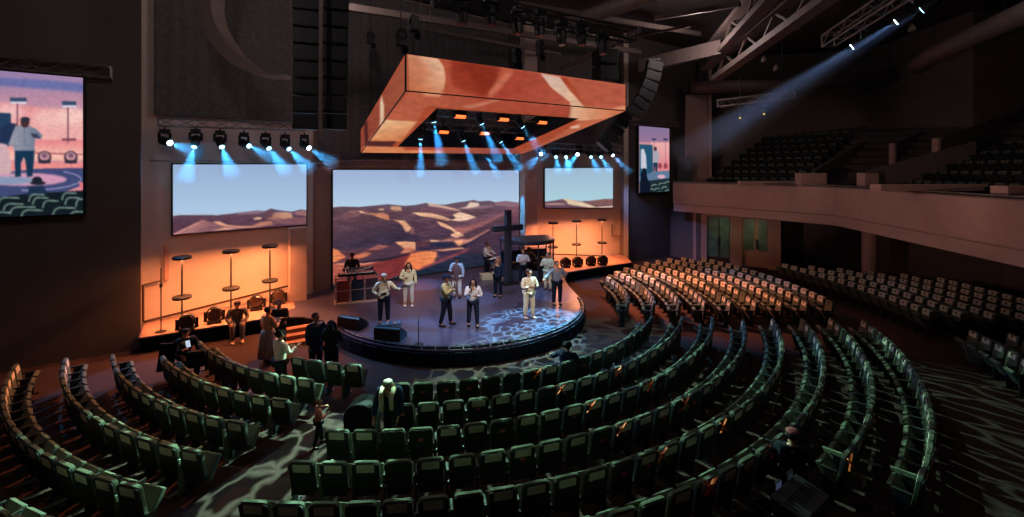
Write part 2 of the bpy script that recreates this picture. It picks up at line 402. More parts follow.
# lower range
cv.poly([L3(20, 160), L3(120, 185), L3(300, 180), L3(400, 130), L3(520, 135), L3(480, 160), L3(560, 110), L3(700, 100), L3(862, 90), L3(862, 340), L3(20, 340)], (88, 58, 74), blur=.4)
cv.poly([L3(15, 155), L3(70, 175), L3(140, 235), L3(60, 270), L3(15, 285)], (238, 152, 108), (200, 112, 88), L3(15, 0), L3(140, 0), blur=.5)
cv.poly([L3(220, 215), L3(300, 192), L3(365, 200), L3(300, 235), L3(180, 275), L3(110, 280)], (214, 134, 104), (150, 84, 80), L3(330, 0), L3(120, 0), blur=.6)
cv.poly([L3(310, 178), L3(420, 125), L3(520, 138), L3(400, 170)], (150, 96, 98), blur=.5)
cv.poly([L3(560, 105), L3(640, 98), L3(735, 105), L3(740, 160), L3(740, 175), L3(680, 170), L3(600, 135)], (234, 176, 148), blur=.35)
cv.poly([L3(610, 150), L3(700, 150), L3(740, 165), L3(700, 190), L3(600, 205)], (190, 122, 104), blur=.5)
cv.poly([L3(370, 210), L3(480, 160), L3(560, 118), L3(640, 165), L3(600, 205), L3(480, 235), L3(240, 270)], (78, 58, 82), blur=.5)
cv.poly([L3(200, 282), L3(480, 240), L3(720, 195), L3(730, 205), L3(500, 262), L3(300, 290)], (44, 36, 58), blur=.35)
cv.poly([L3(15, 292), L3(120, 288), L3(300, 290), L3(500, 262), L3(700, 208), L3(862, 175), L3(862, 320), L3(740, 350), L3(560, 400), L3(440, 460), L3(15, 480)], (176, 98, 88), (122, 52, 58), L3(200, 290), L3(260, 400), blur=.5)
cv.poly([L3(15, 288), L3(300, 286), L3(420, 272), L3(300, 300), L3(100, 300)], (226, 158, 136), blur=.3)
cv.poly([L3(700, 200), L3(862, 172), L4(150, 190), L4(120, 290), L4(0, 345), L3(740, 345), L3(640, 300)], (238, 150, 104), (226, 128, 88), L3(862, 200), L3(700, 330), blur=.8)
cv.poly([L3(740, 130), L3(862, 92), L4(60, 95), L4(0, 120)], (166, 112, 112), blur=.5)
cv.poly([L3(740, 150), L3(862, 135), L4(330, 160), L4(380, 150), L4(600, 20), L4(560, 110), L4(380, 200), L4(170, 235), L4(150, 185), L3(740, 175)], (62, 50, 82), blur=.5)
cv.poly([L4(70, 175), L4(200, 165), L4(360, 150), L4(390, 160), L4(200, 182)], (216, 160, 142), blur=.35)
cv.poly([L4(140, 270), L4(380, 170), L4(540, 110), L4(560, 130), L4(380, 200), L4(100, 310), L4(0, 345), L4(0, 330)], (130, 70, 90), blur=.6)
cv.poly([L4(560, 30), L4(720, 20), L4(840, 0), L4(862, 300), L4(300, 240), L4(380, 200)], (74, 54, 78), (48, 44, 70), L4(0, 30), L4(0, 300), blur=.8)
cv.poly([(326, 289), L3(15, 470), L3(440, 450), L3(600, 395), L3(740, 350), L4(0, 345), L4(140, 295), L4(380, 200), L4(600, 210), L4(862, 240), (530, 300), (326, 300)], (40, 46, 72), (26, 44, 70), L4(0, 230), L4(0, 400), blur=.6)
cv.tint((1.0, .93, .86), 206).grain(.05, 3, .5, 206, 1).grain(.05, 8, 1.2, 206, 2).grain(.03, .4, .4, 206, 3).soft(.3)
MS = screen_mat('led_picture', 1.0)
def flat_screen(name, label, A, B, z0A, z1A, z0B, z1B, cvs, nx, ny, pic='picture', depth=.16, curve=None):
    """A, B plan ends left/right; picture face plus a cabinet behind it"""
    d = Vector((B[0] - A[0], B[1] - A[1], 0)).normalized(); o = Vector((d.y, -d.x, 0))    # towards the hall
    t = empty(name, ((A[0] + B[0]) / 2, (A[1] + B[1]) / 2, min(z0A, z0B)), 0, label, 'screen')
    L = Vector(t.location)
    c = [Vector((A[0], A[1], z1A)), Vector((B[0], B[1], z1B)), Vector((B[0], B[1], z0B)), Vector((A[0], A[1], z0A))]
    g = screen_grid(pic, *[q for q in c], nx, ny, cvs, MS, t)
    g.location = -L
    e = .05
    cc = [c[0] - d * e + Vector((0, 0, e)), c[1] + d * e + Vector((0, 0, e)), c[2] + d * e - Vector((0, 0, e)), c[3] - d * e - Vector((0, 0, e))]
    b = MB(); b.slab([q - o * .02 for q in cc], -o * depth); f = b.build('cabinet', 'black', t); f.location = -L
    return t
flat_screen('led_screen', 'largest desert dune screen standing behind the middle of the stage', (-8.15, 20.5), (.41, 26.6), .56, 5.9, .56, 5.87, cv, 300, 190)
# side screens
cv = Canvas(168, 158, 312, 240, 4, (84, 64, 86))
cv.poly([(160, 150), (320, 150), (320, 225), (160, 225)], (152, 176, 212), (172, 200, 226), (0, 166), (0, 212))
def Q5(u0, v0): return (170 + u0 * .1367, 190 + v0 * .1367)
cv.poly([Q5(20, 190), Q5(100, 182), Q5(350, 184), Q5(520, 165), Q5(640, 150), Q5(690, 155), Q5(740, 136), Q5(800, 148), Q5(890, 158), Q5(960, 142), Q5(1010, 150), (320, 250), (160, 250)], (96, 74, 94), (88, 60, 84), (0, 212), (0, 228))
cv.poly([Q5(470, 168), Q5(640, 150), Q5(700, 160), Q5(640, 175), Q5(500, 180)], (136, 108, 122), blur=.3)
cv.poly([Q5(700, 215), Q5(760, 165), Q5(840, 160), Q5(890, 168), Q5(900, 205), Q5(800, 215)], (196, 150, 132), (160, 112, 108), Q5(850, 0), Q5(720, 0), blur=.4)
cv.poly([Q5(690, 160), Q5(740, 138), Q5(770, 150), Q5(740, 200), Q5(680, 200)], (100, 72, 86), blur=.4)
cv.poly([Q5(605, 210), Q5(640, 198), Q5(675, 202), Q5(660, 215), Q5(620, 218)], (226, 190, 172), blur=.25)
cv.poly([Q5(20, 325), Q5(150, 260), Q5(240, 218), Q5(330, 245), Q5(420, 270), Q5(320, 300), Q5(100, 325), Q5(20, 330)], (176, 126, 132), (132, 96, 112), Q5(200, 230), Q5(250, 310), blur=.4)
cv.poly([Q5(20, 325), Q5(150, 262), Q5(240, 220), Q5(170, 262), Q5(40, 328)], (208, 158, 156), blur=.25)
cv.poly([Q5(310, 235), Q5(360, 228), Q5(420, 255), Q5(520, 262), Q5(600, 262), Q5(660, 235), Q5(740, 225), Q5(760, 255), Q5(620, 275), Q5(480, 280), Q5(380, 262)], (214, 164, 146), (176, 118, 112), Q5(350, 0), Q5(740, 0), blur=.35)
cv.poly([Q5(300, 300), Q5(400, 272), Q5(500, 282), Q5(420, 292)], (206, 158, 146), blur=.3)
cv.poly([Q5(740, 215), Q5(900, 205), Q5(1010, 200), Q5(1010, 250), Q5(760, 250)], (124, 88, 102), blur=.4)
cv.poly([Q5(910, 160), Q5(980, 148), Q5(1010, 170), Q5(1010, 195), Q5(915, 180)], (150, 108, 112), blur=.3)
cv.tint((1.0, .94, .88), 212).grain(.05, 3, .5, 213, 4).soft(.25)
flat_screen('led_screen', 'wide side screen of dunes hung on the wall left of the middle screen', (-12.4, 16.46), (-8.92, 19.52), 3.54, 6.1, 3.54, 6.14, cv, 150, 80)
cv = Canvas(540, 160, 620, 220, 4, (106, 78, 92))
cv.poly([(530, 150), (630, 150), (630, 215), (530, 215)], (158, 186, 210), (170, 206, 220), (0, 170), (0, 198))
def Q6(u0, v0): return (540 + u0 * .116, 160 + v0 * .116)
cv.poly([Q6(30, 360), Q6(120, 350), Q6(200, 335), Q6(360, 355), Q6(440, 352), Q6(560, 336), Q6(640, 335), (630, 225), (530, 225)], (112, 84, 92), (94, 66, 82), (0, 200), (0, 210))
cv.poly([Q6(190, 335), Q6(230, 335), Q6(360, 360), Q6(480, 405), Q6(560, 400), Q6(640, 395), Q6(640, 410), Q6(520, 418), Q6(420, 410), Q6(300, 392), Q6(240, 380), Q6(230, 355)], (222, 196, 168), (232, 206, 180), Q6(250, 0), Q6(600, 0), blur=.25)
cv.poly([Q6(380, 360), Q6(560, 336), Q6(640, 335), Q6(640, 385), Q6(520, 392), Q6(450, 390)], (128, 90, 88), blur=.3)
cv.poly([Q6(30, 380), Q6(130, 372), Q6(230, 378), Q6(200, 386), Q6(60, 386)], (200, 156, 148), blur=.2)
cv.poly([Q6(50, 425), Q6(90, 418), Q6(100, 432), Q6(60, 434)], (190, 160, 150), blur=.2)
cv.grain(.04, 2, .4, 199, 5).soft(.2)
flat_screen('led_screen', 'smallest looking side screen of dunes hung right of the middle screen', (1.99, 27.1), (6.46, 28.8), 3.62, 6.0, 3.5, 6.03, cv, 110, 60)

# ------------------------------------------------------------ camera picture screens on the hall walls
cv = Canvas(-60, 55, 92, 225, 3, (214, 140, 150))
def V1(a, c): return (a * .1546, 65 + c * .1546)
def V2(a, c): return (a * .1546, 140 + c * .1546)
cv.poly([(-60, 50), (95, 50), (95, 112), (-60, 100)], (150, 126, 168), (186, 138, 160), (0, 72), (0, 100))
cv.poly([V1(0, 80), V1(200, 90), V1(400, 105), V1(560, 120), V1(560, 180), V1(400, 165), V1(200, 150), V1(0, 135), (-60, 85), (-60, 75)], (106, 110, 164), blur=1)
cv.poly([(-60, 98), V1(0, 240), V1(330, 285), V1(560, 295), (95, 160), (-60, 160)], (226, 144, 150), (236, 172, 168), (0, 104), (0, 130), blur=1.5)
cv.disc(*V1(470, 330), 14, 9, (246, 206, 196), a=.8, blur=3); cv.disc(*V1(330, 340), 18, 9, (244, 200, 190), a=.6, blur=3); cv.disc(*V1(60, 300), 14, 8, (246, 200, 196), a=.7, blur=3)
cv.poly([(-60, 118), V2(0, 0), V2(550, 0), V2(550, 130), (-60, 160)], (230, 130, 138), (244, 186, 170), (0, 140), (0, 155), blur=.5)
cv.poly([V2(230, 78), V2(550, 90), V2(550, 98), V2(230, 90)], (170, 96, 108), blur=.2)
cv.poly([V2(220, 150), V2(550, 150), V2(550, 185), V2(240, 190), (-60, 170), (-60, 160)], (236, 142, 138), blur=.4)
for a, c, w in ((120, 230, 55), (448, 253, 48)):
    cv.poly([V1(a - w, c - 20), V1(a + w - 5, c - 18), V1(a + w, c + 10), V1(a - w, c + 10)], (54, 74, 104), blur=.2)
    cv.poly([V1(a - w, c + 8), V1(a + w, c + 8), V1(a + w - 8, c + 22), V1(a - w + 8, c + 20)], (220, 214, 226), blur=.2)
    cv.line([V1(a - 8, c + 20), V1(a - 8, c + 250)], 1.6, (108, 60, 74), blur=.1)
cv.poly([V1(398, 475), V1(492, 475), V1(490, 490), V1(398, 490)], (120, 70, 84), blur=.2)
cv.poly([(-60, 112), V1(0, 308), V1(70, 312), V1(75, 520), (-60, 160)], (38, 62, 92), blur=.4)
for x in (288, 458):
    cv.disc(*V2(x, 112), 7, 6.4, (60, 48, 62), blur=.2); cv.disc(*V2(x, 106), 5, 4.4, (206, 150, 160), blur=.3); cv.disc(*V2(x, 100), 3, 2.6, (120, 90, 110), blur=.2)
    cv.poly([V2(x - 40, 130), V2(x + 40, 130), V2(x + 40, 152), V2(x - 40, 152)], (52, 46, 60), blur=.2)
cv.poly([(-60, 172), V2(0, 215), V2(240, 185), V2(550, 180), V2(550, 285), V2(400, 345), (-60, 205)], (64, 72, 116), blur=.4)
cv.disc(*V2(150, 255), 44, 6.5, (206, 150, 178), blur=.8); cv.disc(*V2(60, 262), 26, 4, (120, 150, 180), a=.8, blur=.8)
cv.line([(V2(150, 255)[0] + 58 * math.cos(t), V2(150, 255)[1] + 11 * math.sin(t)) for t in [i * .2 for i in range(-4, 9)]], 1.2, (150, 150, 190), blur=.2)
cv.poly([V2(510, 270), V2(550, 280), V2(550, 330), V2(520, 320)], (226, 120, 130), blur=.4)
# singer in the picture: grey jacket, dark trousers
cv.poly([V2(95, 60), V2(225, 60), V2(220, 140), V2(210, 235), V2(175, 240), V2(165, 140), V2(155, 110), V2(135, 150), V2(135, 235), V2(98, 240), V2(95, 150)], (22, 52, 80), blur=.2)
cv.poly([V1(95, 400), V1(140, 385), V1(195, 395), V1(235, 415), V1(275, 455), V1(265, 480), V1(230, 475), V1(222, 530), (V2(222, 70)), (V2(92, 70)), V1(80, 520), V1(55, 520), V1(70, 440)], (152, 152, 166), (110, 122, 142), V1(60, 0), V1(250, 0), blur=.25)
cv.poly([V1(195, 440), V1(240, 445), V1(265, 478), V1(215, 470)], (60, 60, 84), blur=.3)
cv.disc(*V1(162, 372), 4.6, 5.2, (74, 46, 52), blur=.2); cv.disc(*V1(163, 352), 4.8, 2.6, (44, 46, 62), blur=.2)
cv.line([V1(160, 410), V1(160, 520)], .5, (96, 100, 118), blur=.1)
cv.poly([V1(0, 410), V1(60, 375), V1(110, 380), V1(85, 430), V1(60, 500), V1(0, 500)], (34, 48, 80), blur=.4)
cv.poly([V2(0, 20), V2(45, 30), V2(75, 160), V2(70, 215), V2(0, 225), (-20, 165)], (206, 170, 176), blur=.4)
# seat backs and a head at the foot of the picture
cv.poly([(-60, 196), V2(0, 370), V2(200, 345), V2(400, 335), V2(550, 325), (95, 225), (-60, 225)], (18, 28, 34), blur=.4)
cv.disc(*V2(240, 262), 5.2, 4, (26, 30, 44), blur=.2); cv.disc(*V2(245, 278), 8, 2, (30, 34, 48), blur=.2)
cv.poly([V2(185, 300), V2(280, 295), V2(310, 345), V2(180, 365)], (30, 48, 74), blur=.3)
for x, y, w in ((60, 375, 75), (240, 355, 55), (90, 415, 70), (265, 375, 55), (450, 345, 50), (150, 435, 90), (330, 395, 55), (420, 440, 80), (470, 375, 50), (530, 385, 40), (210, 455, 75), (510, 465, 60), (20, 470, 60), (-120, 380, 80), (-160, 430, 80)):
    pts = [V2(x - w, y + 45), V2(x - w * .8, y + 10), V2(x - w * .45, y - 3), V2(x + w * .9, y)]
    cv.line(pts, 1.5, (132, 160, 148), a=.85, blur=.15)
cv.grain(.03, 1, .4, 50, 6).soft(.3)
wl = Vector((-12.3, 14.9, 0)) + n * .25
def on_wall(t): return wl - u * t
a, c = on_wall(7.9), on_wall(1.36)
flat_screen('video_screen', 'wide live picture screen on the far left wall showing a singer in a grey jacket', (a.x, a.y), (c.x, c.y), 4.55, 8.75, 4.55, 8.75, cv, 300, 160)
cv = Canvas(636, 120, 676, 198, 5, (200, 140, 150))
def V3(a, c): return (635 + a * .147, 120 + c * .147)
cv.poly([(630, 118), (680, 118), (680, 142), (630, 142)], (128, 112, 150), (150, 116, 150), (0, 126), (0, 140))
cv.poly([V3(110, 150), V3(240, 155), V3(240, 350), V3(110, 350)], (232, 170, 168), (222, 130, 140), V3(0, 170), V3(0, 330), blur=.6)
cv.poly([V3(30, 165), V3(120, 170), V3(125, 350), V3(30, 420)], (36, 82, 110), blur=.3)
for x in (130, 208):
    cv.poly([V3(x - 16, 124), V3(x + 14, 126), V3(x + 14, 138), V3(x - 14, 138)], (46, 60, 86), blur=.1)
    cv.line([V3(x, 138), V3(x, 300)], .5, (140, 80, 92))
for x in (170, 208): cv.disc(*V3(x, 312), 2, 3, (150, 70, 84), blur=.2)
cv.poly([V3(40, 200), V3(60, 195), V3(75, 240), V3(80, 330), V3(40, 330)], (200, 200, 214), blur=.3)
cv.poly([V3(125, 200), V3(150, 195), V3(168, 245), V3(155, 300), V3(120, 290)], (168, 164, 176), blur=.25); cv.disc(*V3(138, 196), 1.6, 2.2, (80, 54, 60), blur=.15)
cv.poly([V3(125, 290), V3(155, 290), V3(150, 380), V3(140, 380), V3(138, 310), V3(130, 380)], (30, 54, 80), blur=.2)
cv.poly([V3(30, 380), V3(140, 350), V3(240, 345), V3(240, 400), V3(120, 430), V3(30, 430)], (90, 120, 150), blur=.4)
cv.disc(*V3(180, 385), 4, 2, (220, 170, 190), blur=.4)
cv.poly([V3(30, 420), V3(240, 395), V3(240, 520), V3(30, 520)], (28, 44, 50), blur=.3)
for x, y in ((130, 440), (180, 430), (220, 420), (150, 465), (200, 455), (225, 475), (165, 490), (110, 470), (210, 500)): cv.line([V3(x - 20, y + 14), V3(x - 8, y), V3(x + 18, y)], .9, (150, 172, 160), a=.8, blur=.1)
cv.poly([V3(35, 520), V3(38, 370), V3(60, 325), V3(75, 335), V3(85, 400), V3(105, 430), V3(105, 520)], (14, 22, 40), blur=.25)
flat_screen('video_screen', 'tall narrow live picture screen on the far right wall by the balcony', (8.12, 28.75), (10.68, 30.55), 4.45, 8.72, 4.45, 8.72, cv, 70, 130)
# ============================================================ LED halo over the stage
H0 = [Vector((-3.0, 12.7, 8.15)), Vector((4.5, 17.8, 8.25)), Vector((.6, 25.6, 6.82)), Vector((-6.88, 20.5, 6.7))]   # underside corners: near left, near right, far right, far left
hu = (H0[1] - H0[0]).normalized(); hv = (H0[3] - H0[0]).normalized()
bw = 1.4
inner = [H0[0] + hu * bw + hv * bw, H0[1] - hu * bw + hv * bw, H0[2] - hu * bw - hv * bw, H0[3] + hu * bw - hv * bw]
top = [p + Vector((0, 0, 1.02)) for p in H0]
halo = empty('led_halo', (H0[0] + H0[2]) / 2, 0, 'square orange dune patterned screen ring hung above the stage', 'hanging screen')
cv = Canvas(352, 48, 634, 160, 3, (176, 84, 54))
def X7(a, c): return (350 + a * .2322, 45 + c * .2322)
def X8(a, c): return (480 + a * .203, 60 + c * .203)
rust, deep, tan = (186, 94, 64), (140, 52, 34), (222, 170, 128)
cv.poly([X7(250, 40), (500, 62), (634, 82), (634, 112), (500, 104), X7(255, 198)], (186, 92, 66), (188, 100, 76), (450, 0), (620, 0))
cv.poly([X7(430, 60), X7(520, 70), X7(646, 95), X8(60, 170), X7(560, 225), X7(440, 180)], deep, (168, 70, 46), (475, 75), (455, 92), blur=2)
cv.poly([X8(170, 50), X8(310, 70), X8(420, 200), X8(300, 215), X8(60, 190)], (168, 70, 52), (184, 92, 70), (500, 70), (560, 95), blur=1.5)
cv.poly([X8(130, 60), X8(170, 60), X8(90, 150), X8(50, 185), X8(40, 160)], (206, 122, 92), blur=1.2)
cv.poly([X7(250, 40), X7(380, 58), X7(402, 90), X7(412, 140), X7(405, 190), X7(380, 215), X7(256, 198)], (236, 196, 158), (206, 126, 84), X7(370, 80), X7(270, 190), blur=.4)
cv.poly([X7(250, 42), X7(300, 50), X7(350, 120), X7(290, 170), X7(255, 190)], (196, 122, 88), a=.6, blur=2.5)
cv.poly([X8(298, 66), X8(394, 84), X8(440, 150), X8(520, 232), X8(450, 235), X8(440, 205), X8(350, 135)], (226, 208, 190), (236, 200, 164), (545, 75), (575, 106), blur=.3)
cv.poly([X8(394, 84), X8(430, 90), X8(500, 190), X8(560, 236), X8(515, 232), X8(450, 150)], (170, 72, 40), (196, 108, 78), X8(420, 0), X8(560, 0), blur=.6)
cv.poly([X8(640, 240), X8(712, 225), X8(725, 245)], (232, 170, 128), blur=.6)
# underside, near band
cv.poly([X7(256, 200), (500, 104), X8(728, 246), X8(500, 294), X8(260, 258), X7(440, 270), X7(330, 262), X7(290, 330), X7(150, 320)], (190, 104, 76), (160, 76, 56), (420, 95), (540, 110))
cv.poly([X7(300, 205), X7(410, 205), X7(380, 225), X7(330, 220)], (226, 160, 116), blur=.8)
cv.poly([X8(-60, 190), X8(60, 190), X8(300, 222), X8(430, 235), X8(440, 275), X8(260, 262), X8(-40, 225)], (176, 84, 62), blur=.5)
cv.poly([X7(480, 265), X7(640, 232), X7(646, 240), X7(520, 275)], (200, 128, 100), blur=.4)
cv.poly([X8(450, 228), X8(530, 232), X8(728, 248), X8(600, 320), X8(440, 290)], (236, 196, 158), (220, 138, 96), X8(460, 0), X8(640, 0), blur=.5)
# left band
cv.poly([X7(245, 40), X7(250, 200), X7(200, 255), X7(60, 440), X7(45, 440), X7(50, 360), X7(140, 215)], (164, 92, 68), (150, 76, 58), X7(240, 0), X7(60, 0))
cv.poly([X7(128, 355), X7(130, 240), X7(137, 215), X7(146, 260), X7(146, 320)], (232, 212, 176), blur=.3)
cv.poly([X7(60, 330), X7(75, 325), X7(78, 410), X7(66, 430)], (82, 40, 40), blur=.3)
cv.poly([X7(155, 322), X7(290, 330), X7(220, 415), X7(80, 412), X7(130, 352)], (236, 200, 150), (226, 150, 96), X7(160, 330), X7(180, 410), blur=.4)
cv.poly([X7(80, 415), X7(200, 414), X7(180, 440), X7(50, 435)], (84, 46, 46), blur=.4)
cv.poly([X7(45, 465), X7(60, 435), X7(220, 440), X7(240, 452), X7(410, 455), X7(440, 480), X7(200, 475)], (226, 148, 98), blur=.4)
cv.poly([X7(400, 455), X7(700, 440), X7(740, 470), X7(410, 482)], (170, 96, 76), (150, 84, 78), X7(420, 0), X7(700, 0), blur=.4)
# right band underside
cv.poly([X8(200, 450), X8(330, 400), X8(500, 300), X8(600, 290), X8(650, 285), X8(480, 370), X8(380, 400), X8(200, 480)], (206, 118, 84), (172, 96, 74), X8(550, 0), X8(250, 0), blur=.4)
cv.poly([X8(440, 330), X8(490, 318), X8(490, 336), X8(450, 338)], (236, 200, 170), blur=.2)
cv.grain(.03, 3, 1.5, 40, 7).soft(.3)
cv.im *= (.93, .86, .86)
def face(name, q, nx, ny):
    g = screen_grid(name, *q, nx, ny, cv, MS, halo); g.location = -halo.location; return g
e = .012
outw = [(H0[0] - H0[3]).normalized() * e, (H0[1] - H0[0]).normalized() * e, (H0[2] - H0[1]).normalized() * e, (H0[0] - H0[1]).normalized() * e]
dn = Vector((0, 0, -e))
face('front_picture', [p + outw[0] for p in (top[0], top[1], H0[1], H0[0])], 220, 36)
face('left_picture', [p + outw[3] for p in (top[3], top[0], H0[0], H0[3])], 60, 40)
for i, nm in enumerate(('near_underside_picture', 'right_underside_picture', 'far_underside_picture', 'left_underside_picture')):
    j = (i + 1) % 4
    q = [H0[j] + dn, H0[i] + dn, inner[i] + dn, inner[j] + dn]
    face(nm, q, 150, 20)
b = MB()
for i in range(4):
    j = (i + 1) % 4
    up_ = Vector((0, 0, 1.02))
    b.add([H0[i], H0[j], inner[j], inner[i], H0[i] + up_, H0[j] + up_, inner[j] + up_, inner[i] + up_], [(0, 1, 2, 3), (7, 6, 5, 4), (0, 4, 5, 1), (3, 2, 6, 7)])
g = b.build('frame', 'black', halo); g.location = -halo.location
b = MB()
for i in range(4):
    b.beam(H0[i] + dn * 1.5, top[i], .05)
    b.beam(H0[i] + dn * 1.5, H0[(i + 1) % 4] + dn * 1.5, .03)
g = b.build('edge_trim', 'black', halo); g.location = -halo.location
# trusses inside the ring
for k, f in enumerate((.14, .5, .86)):
    a = inner[0].lerp(inner[3], f) + Vector((0, 0, .75)); c = inner[1].lerp(inner[2], f) + Vector((0, 0, .75))
    t = MB().truss(a, c, .3, .3, .03, .5).build('lighting_truss', 'steel')
    tag(t, ('nearest', 'middle', 'farthest')[k] + ' of the three lighting trusses spanning inside the orange screen ring', 'truss')

# ============================================================ lamps
BLUE = (.05, .42, .95)
M['lens_blue'] = emat('lens_blue', (.35, .75, 1.0), 4, False)
M['lens_white'] = emat('lens_white', (.7, .9, 1.0), 14, False)
M['lens_orange'] = emat('lens_orange', (1.0, .16, .04), 2.2, False)
M['lens_warm'] = emat('lens_warm', (1.0, .55, .2), 1.5, False)
M['round_lens'] = mat('round_lens', (70, 52, 46), .15)
M['lens_dim'] = mat('lens_dim', (90, 96, 110), .1)
M['led_yellow'] = emat('led_yellow', (1.0, .75, .1), 1.2, False)
def spot(name, p, d, col, e, ang, blend=.3, r=.05, parent=None):
    l = bpy.data.lights.new(name, 'SPOT'); l.color = col; l.energy = e; l.spot_size = R(ang); l.spot_blend = blend; l.shadow_soft_size = r
    o = bpy.data.objects.new(name, l); COL.objects.link(o); o.location = p
    o.rotation_euler = Vector(d).to_track_quat('-Z', 'Y').to_euler()
    if parent: o.parent = parent
    return o
HZ = {}
def haze_mat(dens):
    if dens not in HZ:
        m = bpy.data.materials.new('beam_haze'); m.use_nodes = True; nt = m.node_tree; nt.nodes.remove(nt.nodes['Principled BSDF'])
        v = nt.nodes.new('ShaderNodeVolumeScatter'); v.inputs['Density'].default_value = dens; v.inputs['Color'].default_value = (1, 1, 1, 1); v.inputs['Anisotropy'].default_value = 0
        nt.links.new(v.outputs[0], nt.nodes['Material Output'].inputs['Volume']); HZ[dens] = m
    return HZ[dens]
def moving_head(lens, d, label, group=None, lit='lens_blue', e=0, ang=14, s=1.0, col=BLUE, name='moving_head_light', cat='stage light', L_=1.6, dens=.35):
    """lens point in the world; the head points along d, hung from a yoke and base above"""
    d = Vector(d).normalized(); lens = Vector(lens)
    c = lens - d * .3 * s
    t = empty(name, c + Vector((0, 0, .42 * s)), 0, label, cat, group); L = t.location.copy()
    q = lambda p: Vector(p) - L
    hx = d.cross(Vector((0, 0, 1)));
    if hx.length < .1: hx = u.copy()
    hx.normalize()
    b = MB(); b.tube([q(c - d * .22 * s), q(c - d * .16 * s), q(c + d * .1 * s), q(lens - d * .01)], [.09 * s, .15 * s, .16 * s, .125 * s], 12)
    for k in range(3): b.tube([q(c - d * (.14 - k * .05) * s), q(c - d * (.12 - k * .05) * s)], .168 * s, 12)
    b.build('head', 'black', t, smooth=False)
    b = MB(); b.tube([q(lens - d * .012), q(lens + d * .012)], .1 * s, 14); b.build('lens', lit, t)
    b = MB()
    for sg in (-1, 1):
        a0 = c + hx * .2 * s * sg
        b.beam(q(a0), q(a0 + Vector((0, 0, .3 * s))), .04 * s, .09 * s)
    b.beam(q(c - hx * .22 * s + Vector((0, 0, .3 * s))), q(c + hx * .22 * s + Vector((0, 0, .3 * s))), .09 * s, .05 * s)
    b.build('yoke', 'black', t)
    b = MB(); b.box(q(c + Vector((0, 0, .39 * s))), (.34 * s, .26 * s, .13 * s), R(35)); b.beam(q(c + Vector((0, 0, .45 * s))), q(c + Vector((0, 0, .55 * s))), .05 * s); b.build('base', 'black', t, bevel=.012)
    if e:
        spot('beam', lens + d * .03 - L, d, col, e, ang, .35, .06 * s, t)
        tt = math.tan(R(ang / 2)); b = MB(); b.tube([(0, 0, .02), (0, 0, L_)], [.08 * s, .07 * s + tt * L_ * 1.05], 20)
        o = b.build('beam_haze', haze_mat(dens)); tag(o, 'blue lit haze in the beam of the ' + label.replace('black moving light with a blue beam, ', 'light ').replace('black moving light, ', 'light ').replace('moving light with a long blue beam at the top right, ', 'top right light, '), None, None, 'stuff'); o.location = lens; o.rotation_euler = d.to_track_quat('Z', 'Y').to_euler()
    return t
def plane_hit(px, py, p0, nrm):
    d = Vector(((px - 512) / F, 1, -(py - HY) / F)); o = Vector((0, 0, CH))
    return o + d * ((p0 - o).dot(nrm) / d.dot(nrm))
hn = hu.cross(hv).normalized()
HP = H0[0] + Vector((0, 0, .1))
# (lens pixel, beam foot pixel direction offset) inside the ring
rows_px = {'near': [(434, 122, 4, 20), (482, 124, 10, 22), (523, 127, 16, 22)],
           'middle': [(420.6, 139, 0, 18), (463.5, 141, 8, 20), (501, 142, 14, 20)],
           'far': [(406, 150, -1, 12), (448, 151, 5, 12), (484, 153, 8, 12), (517, 154, 9, 12)]}
ordn = ['first', 'second', 'third', 'fourth', 'fifth', 'sixth', 'seventh', 'eighth', 'ninth', 'tenth']
for rname, lst in rows_px.items():
    for k, (x, y, dx, dy) in enumerate(lst):
        p = plane_hit(x, y, HP, hn)
        q = P(x + dx, y + dy, p.y + .2)
        moving_head(p, q - p, f'black moving light, {ordn[k]} from the left in the {rname} row inside the orange ring', 'moving lights inside the screen ring', e=3000, ang=19, s=.9, dens=.14, L_=1.7)
for rname, lst in {'near': [(459.7, 116), (503, 119), (541.6, 122)], 'middle': [(443, 131.6), (484, 133), (519, 138)], 'far': [(428, 146)]}.items():
    for k, (x, y) in enumerate(lst):
        p = plane_hit(x, y, HP + Vector((0, 0, .12)), hn)
        t = empty('strobe_light', p, R(35), f'orange glowing strip light, {ordn[k]} from the left in the {rname} row inside the ring' if len(lst) > 1 else 'orange glowing strip light in the far row inside the ring', 'stage light', 'orange strip lights inside the ring')
        b = MB(); b.box((0, 0, .06), (.5, .2, .26)); b.beam((0, 0, .18), (0, 0, .5), .05); b.build('housing', 'black', t, bevel=.012)
        b = MB(); b.box((0, -.105, -.02), (.42, .02, .09)); b.box((0, -.02, -.075), (.42, .14, .02)); b.build('lamp_face', 'lens_orange', t)

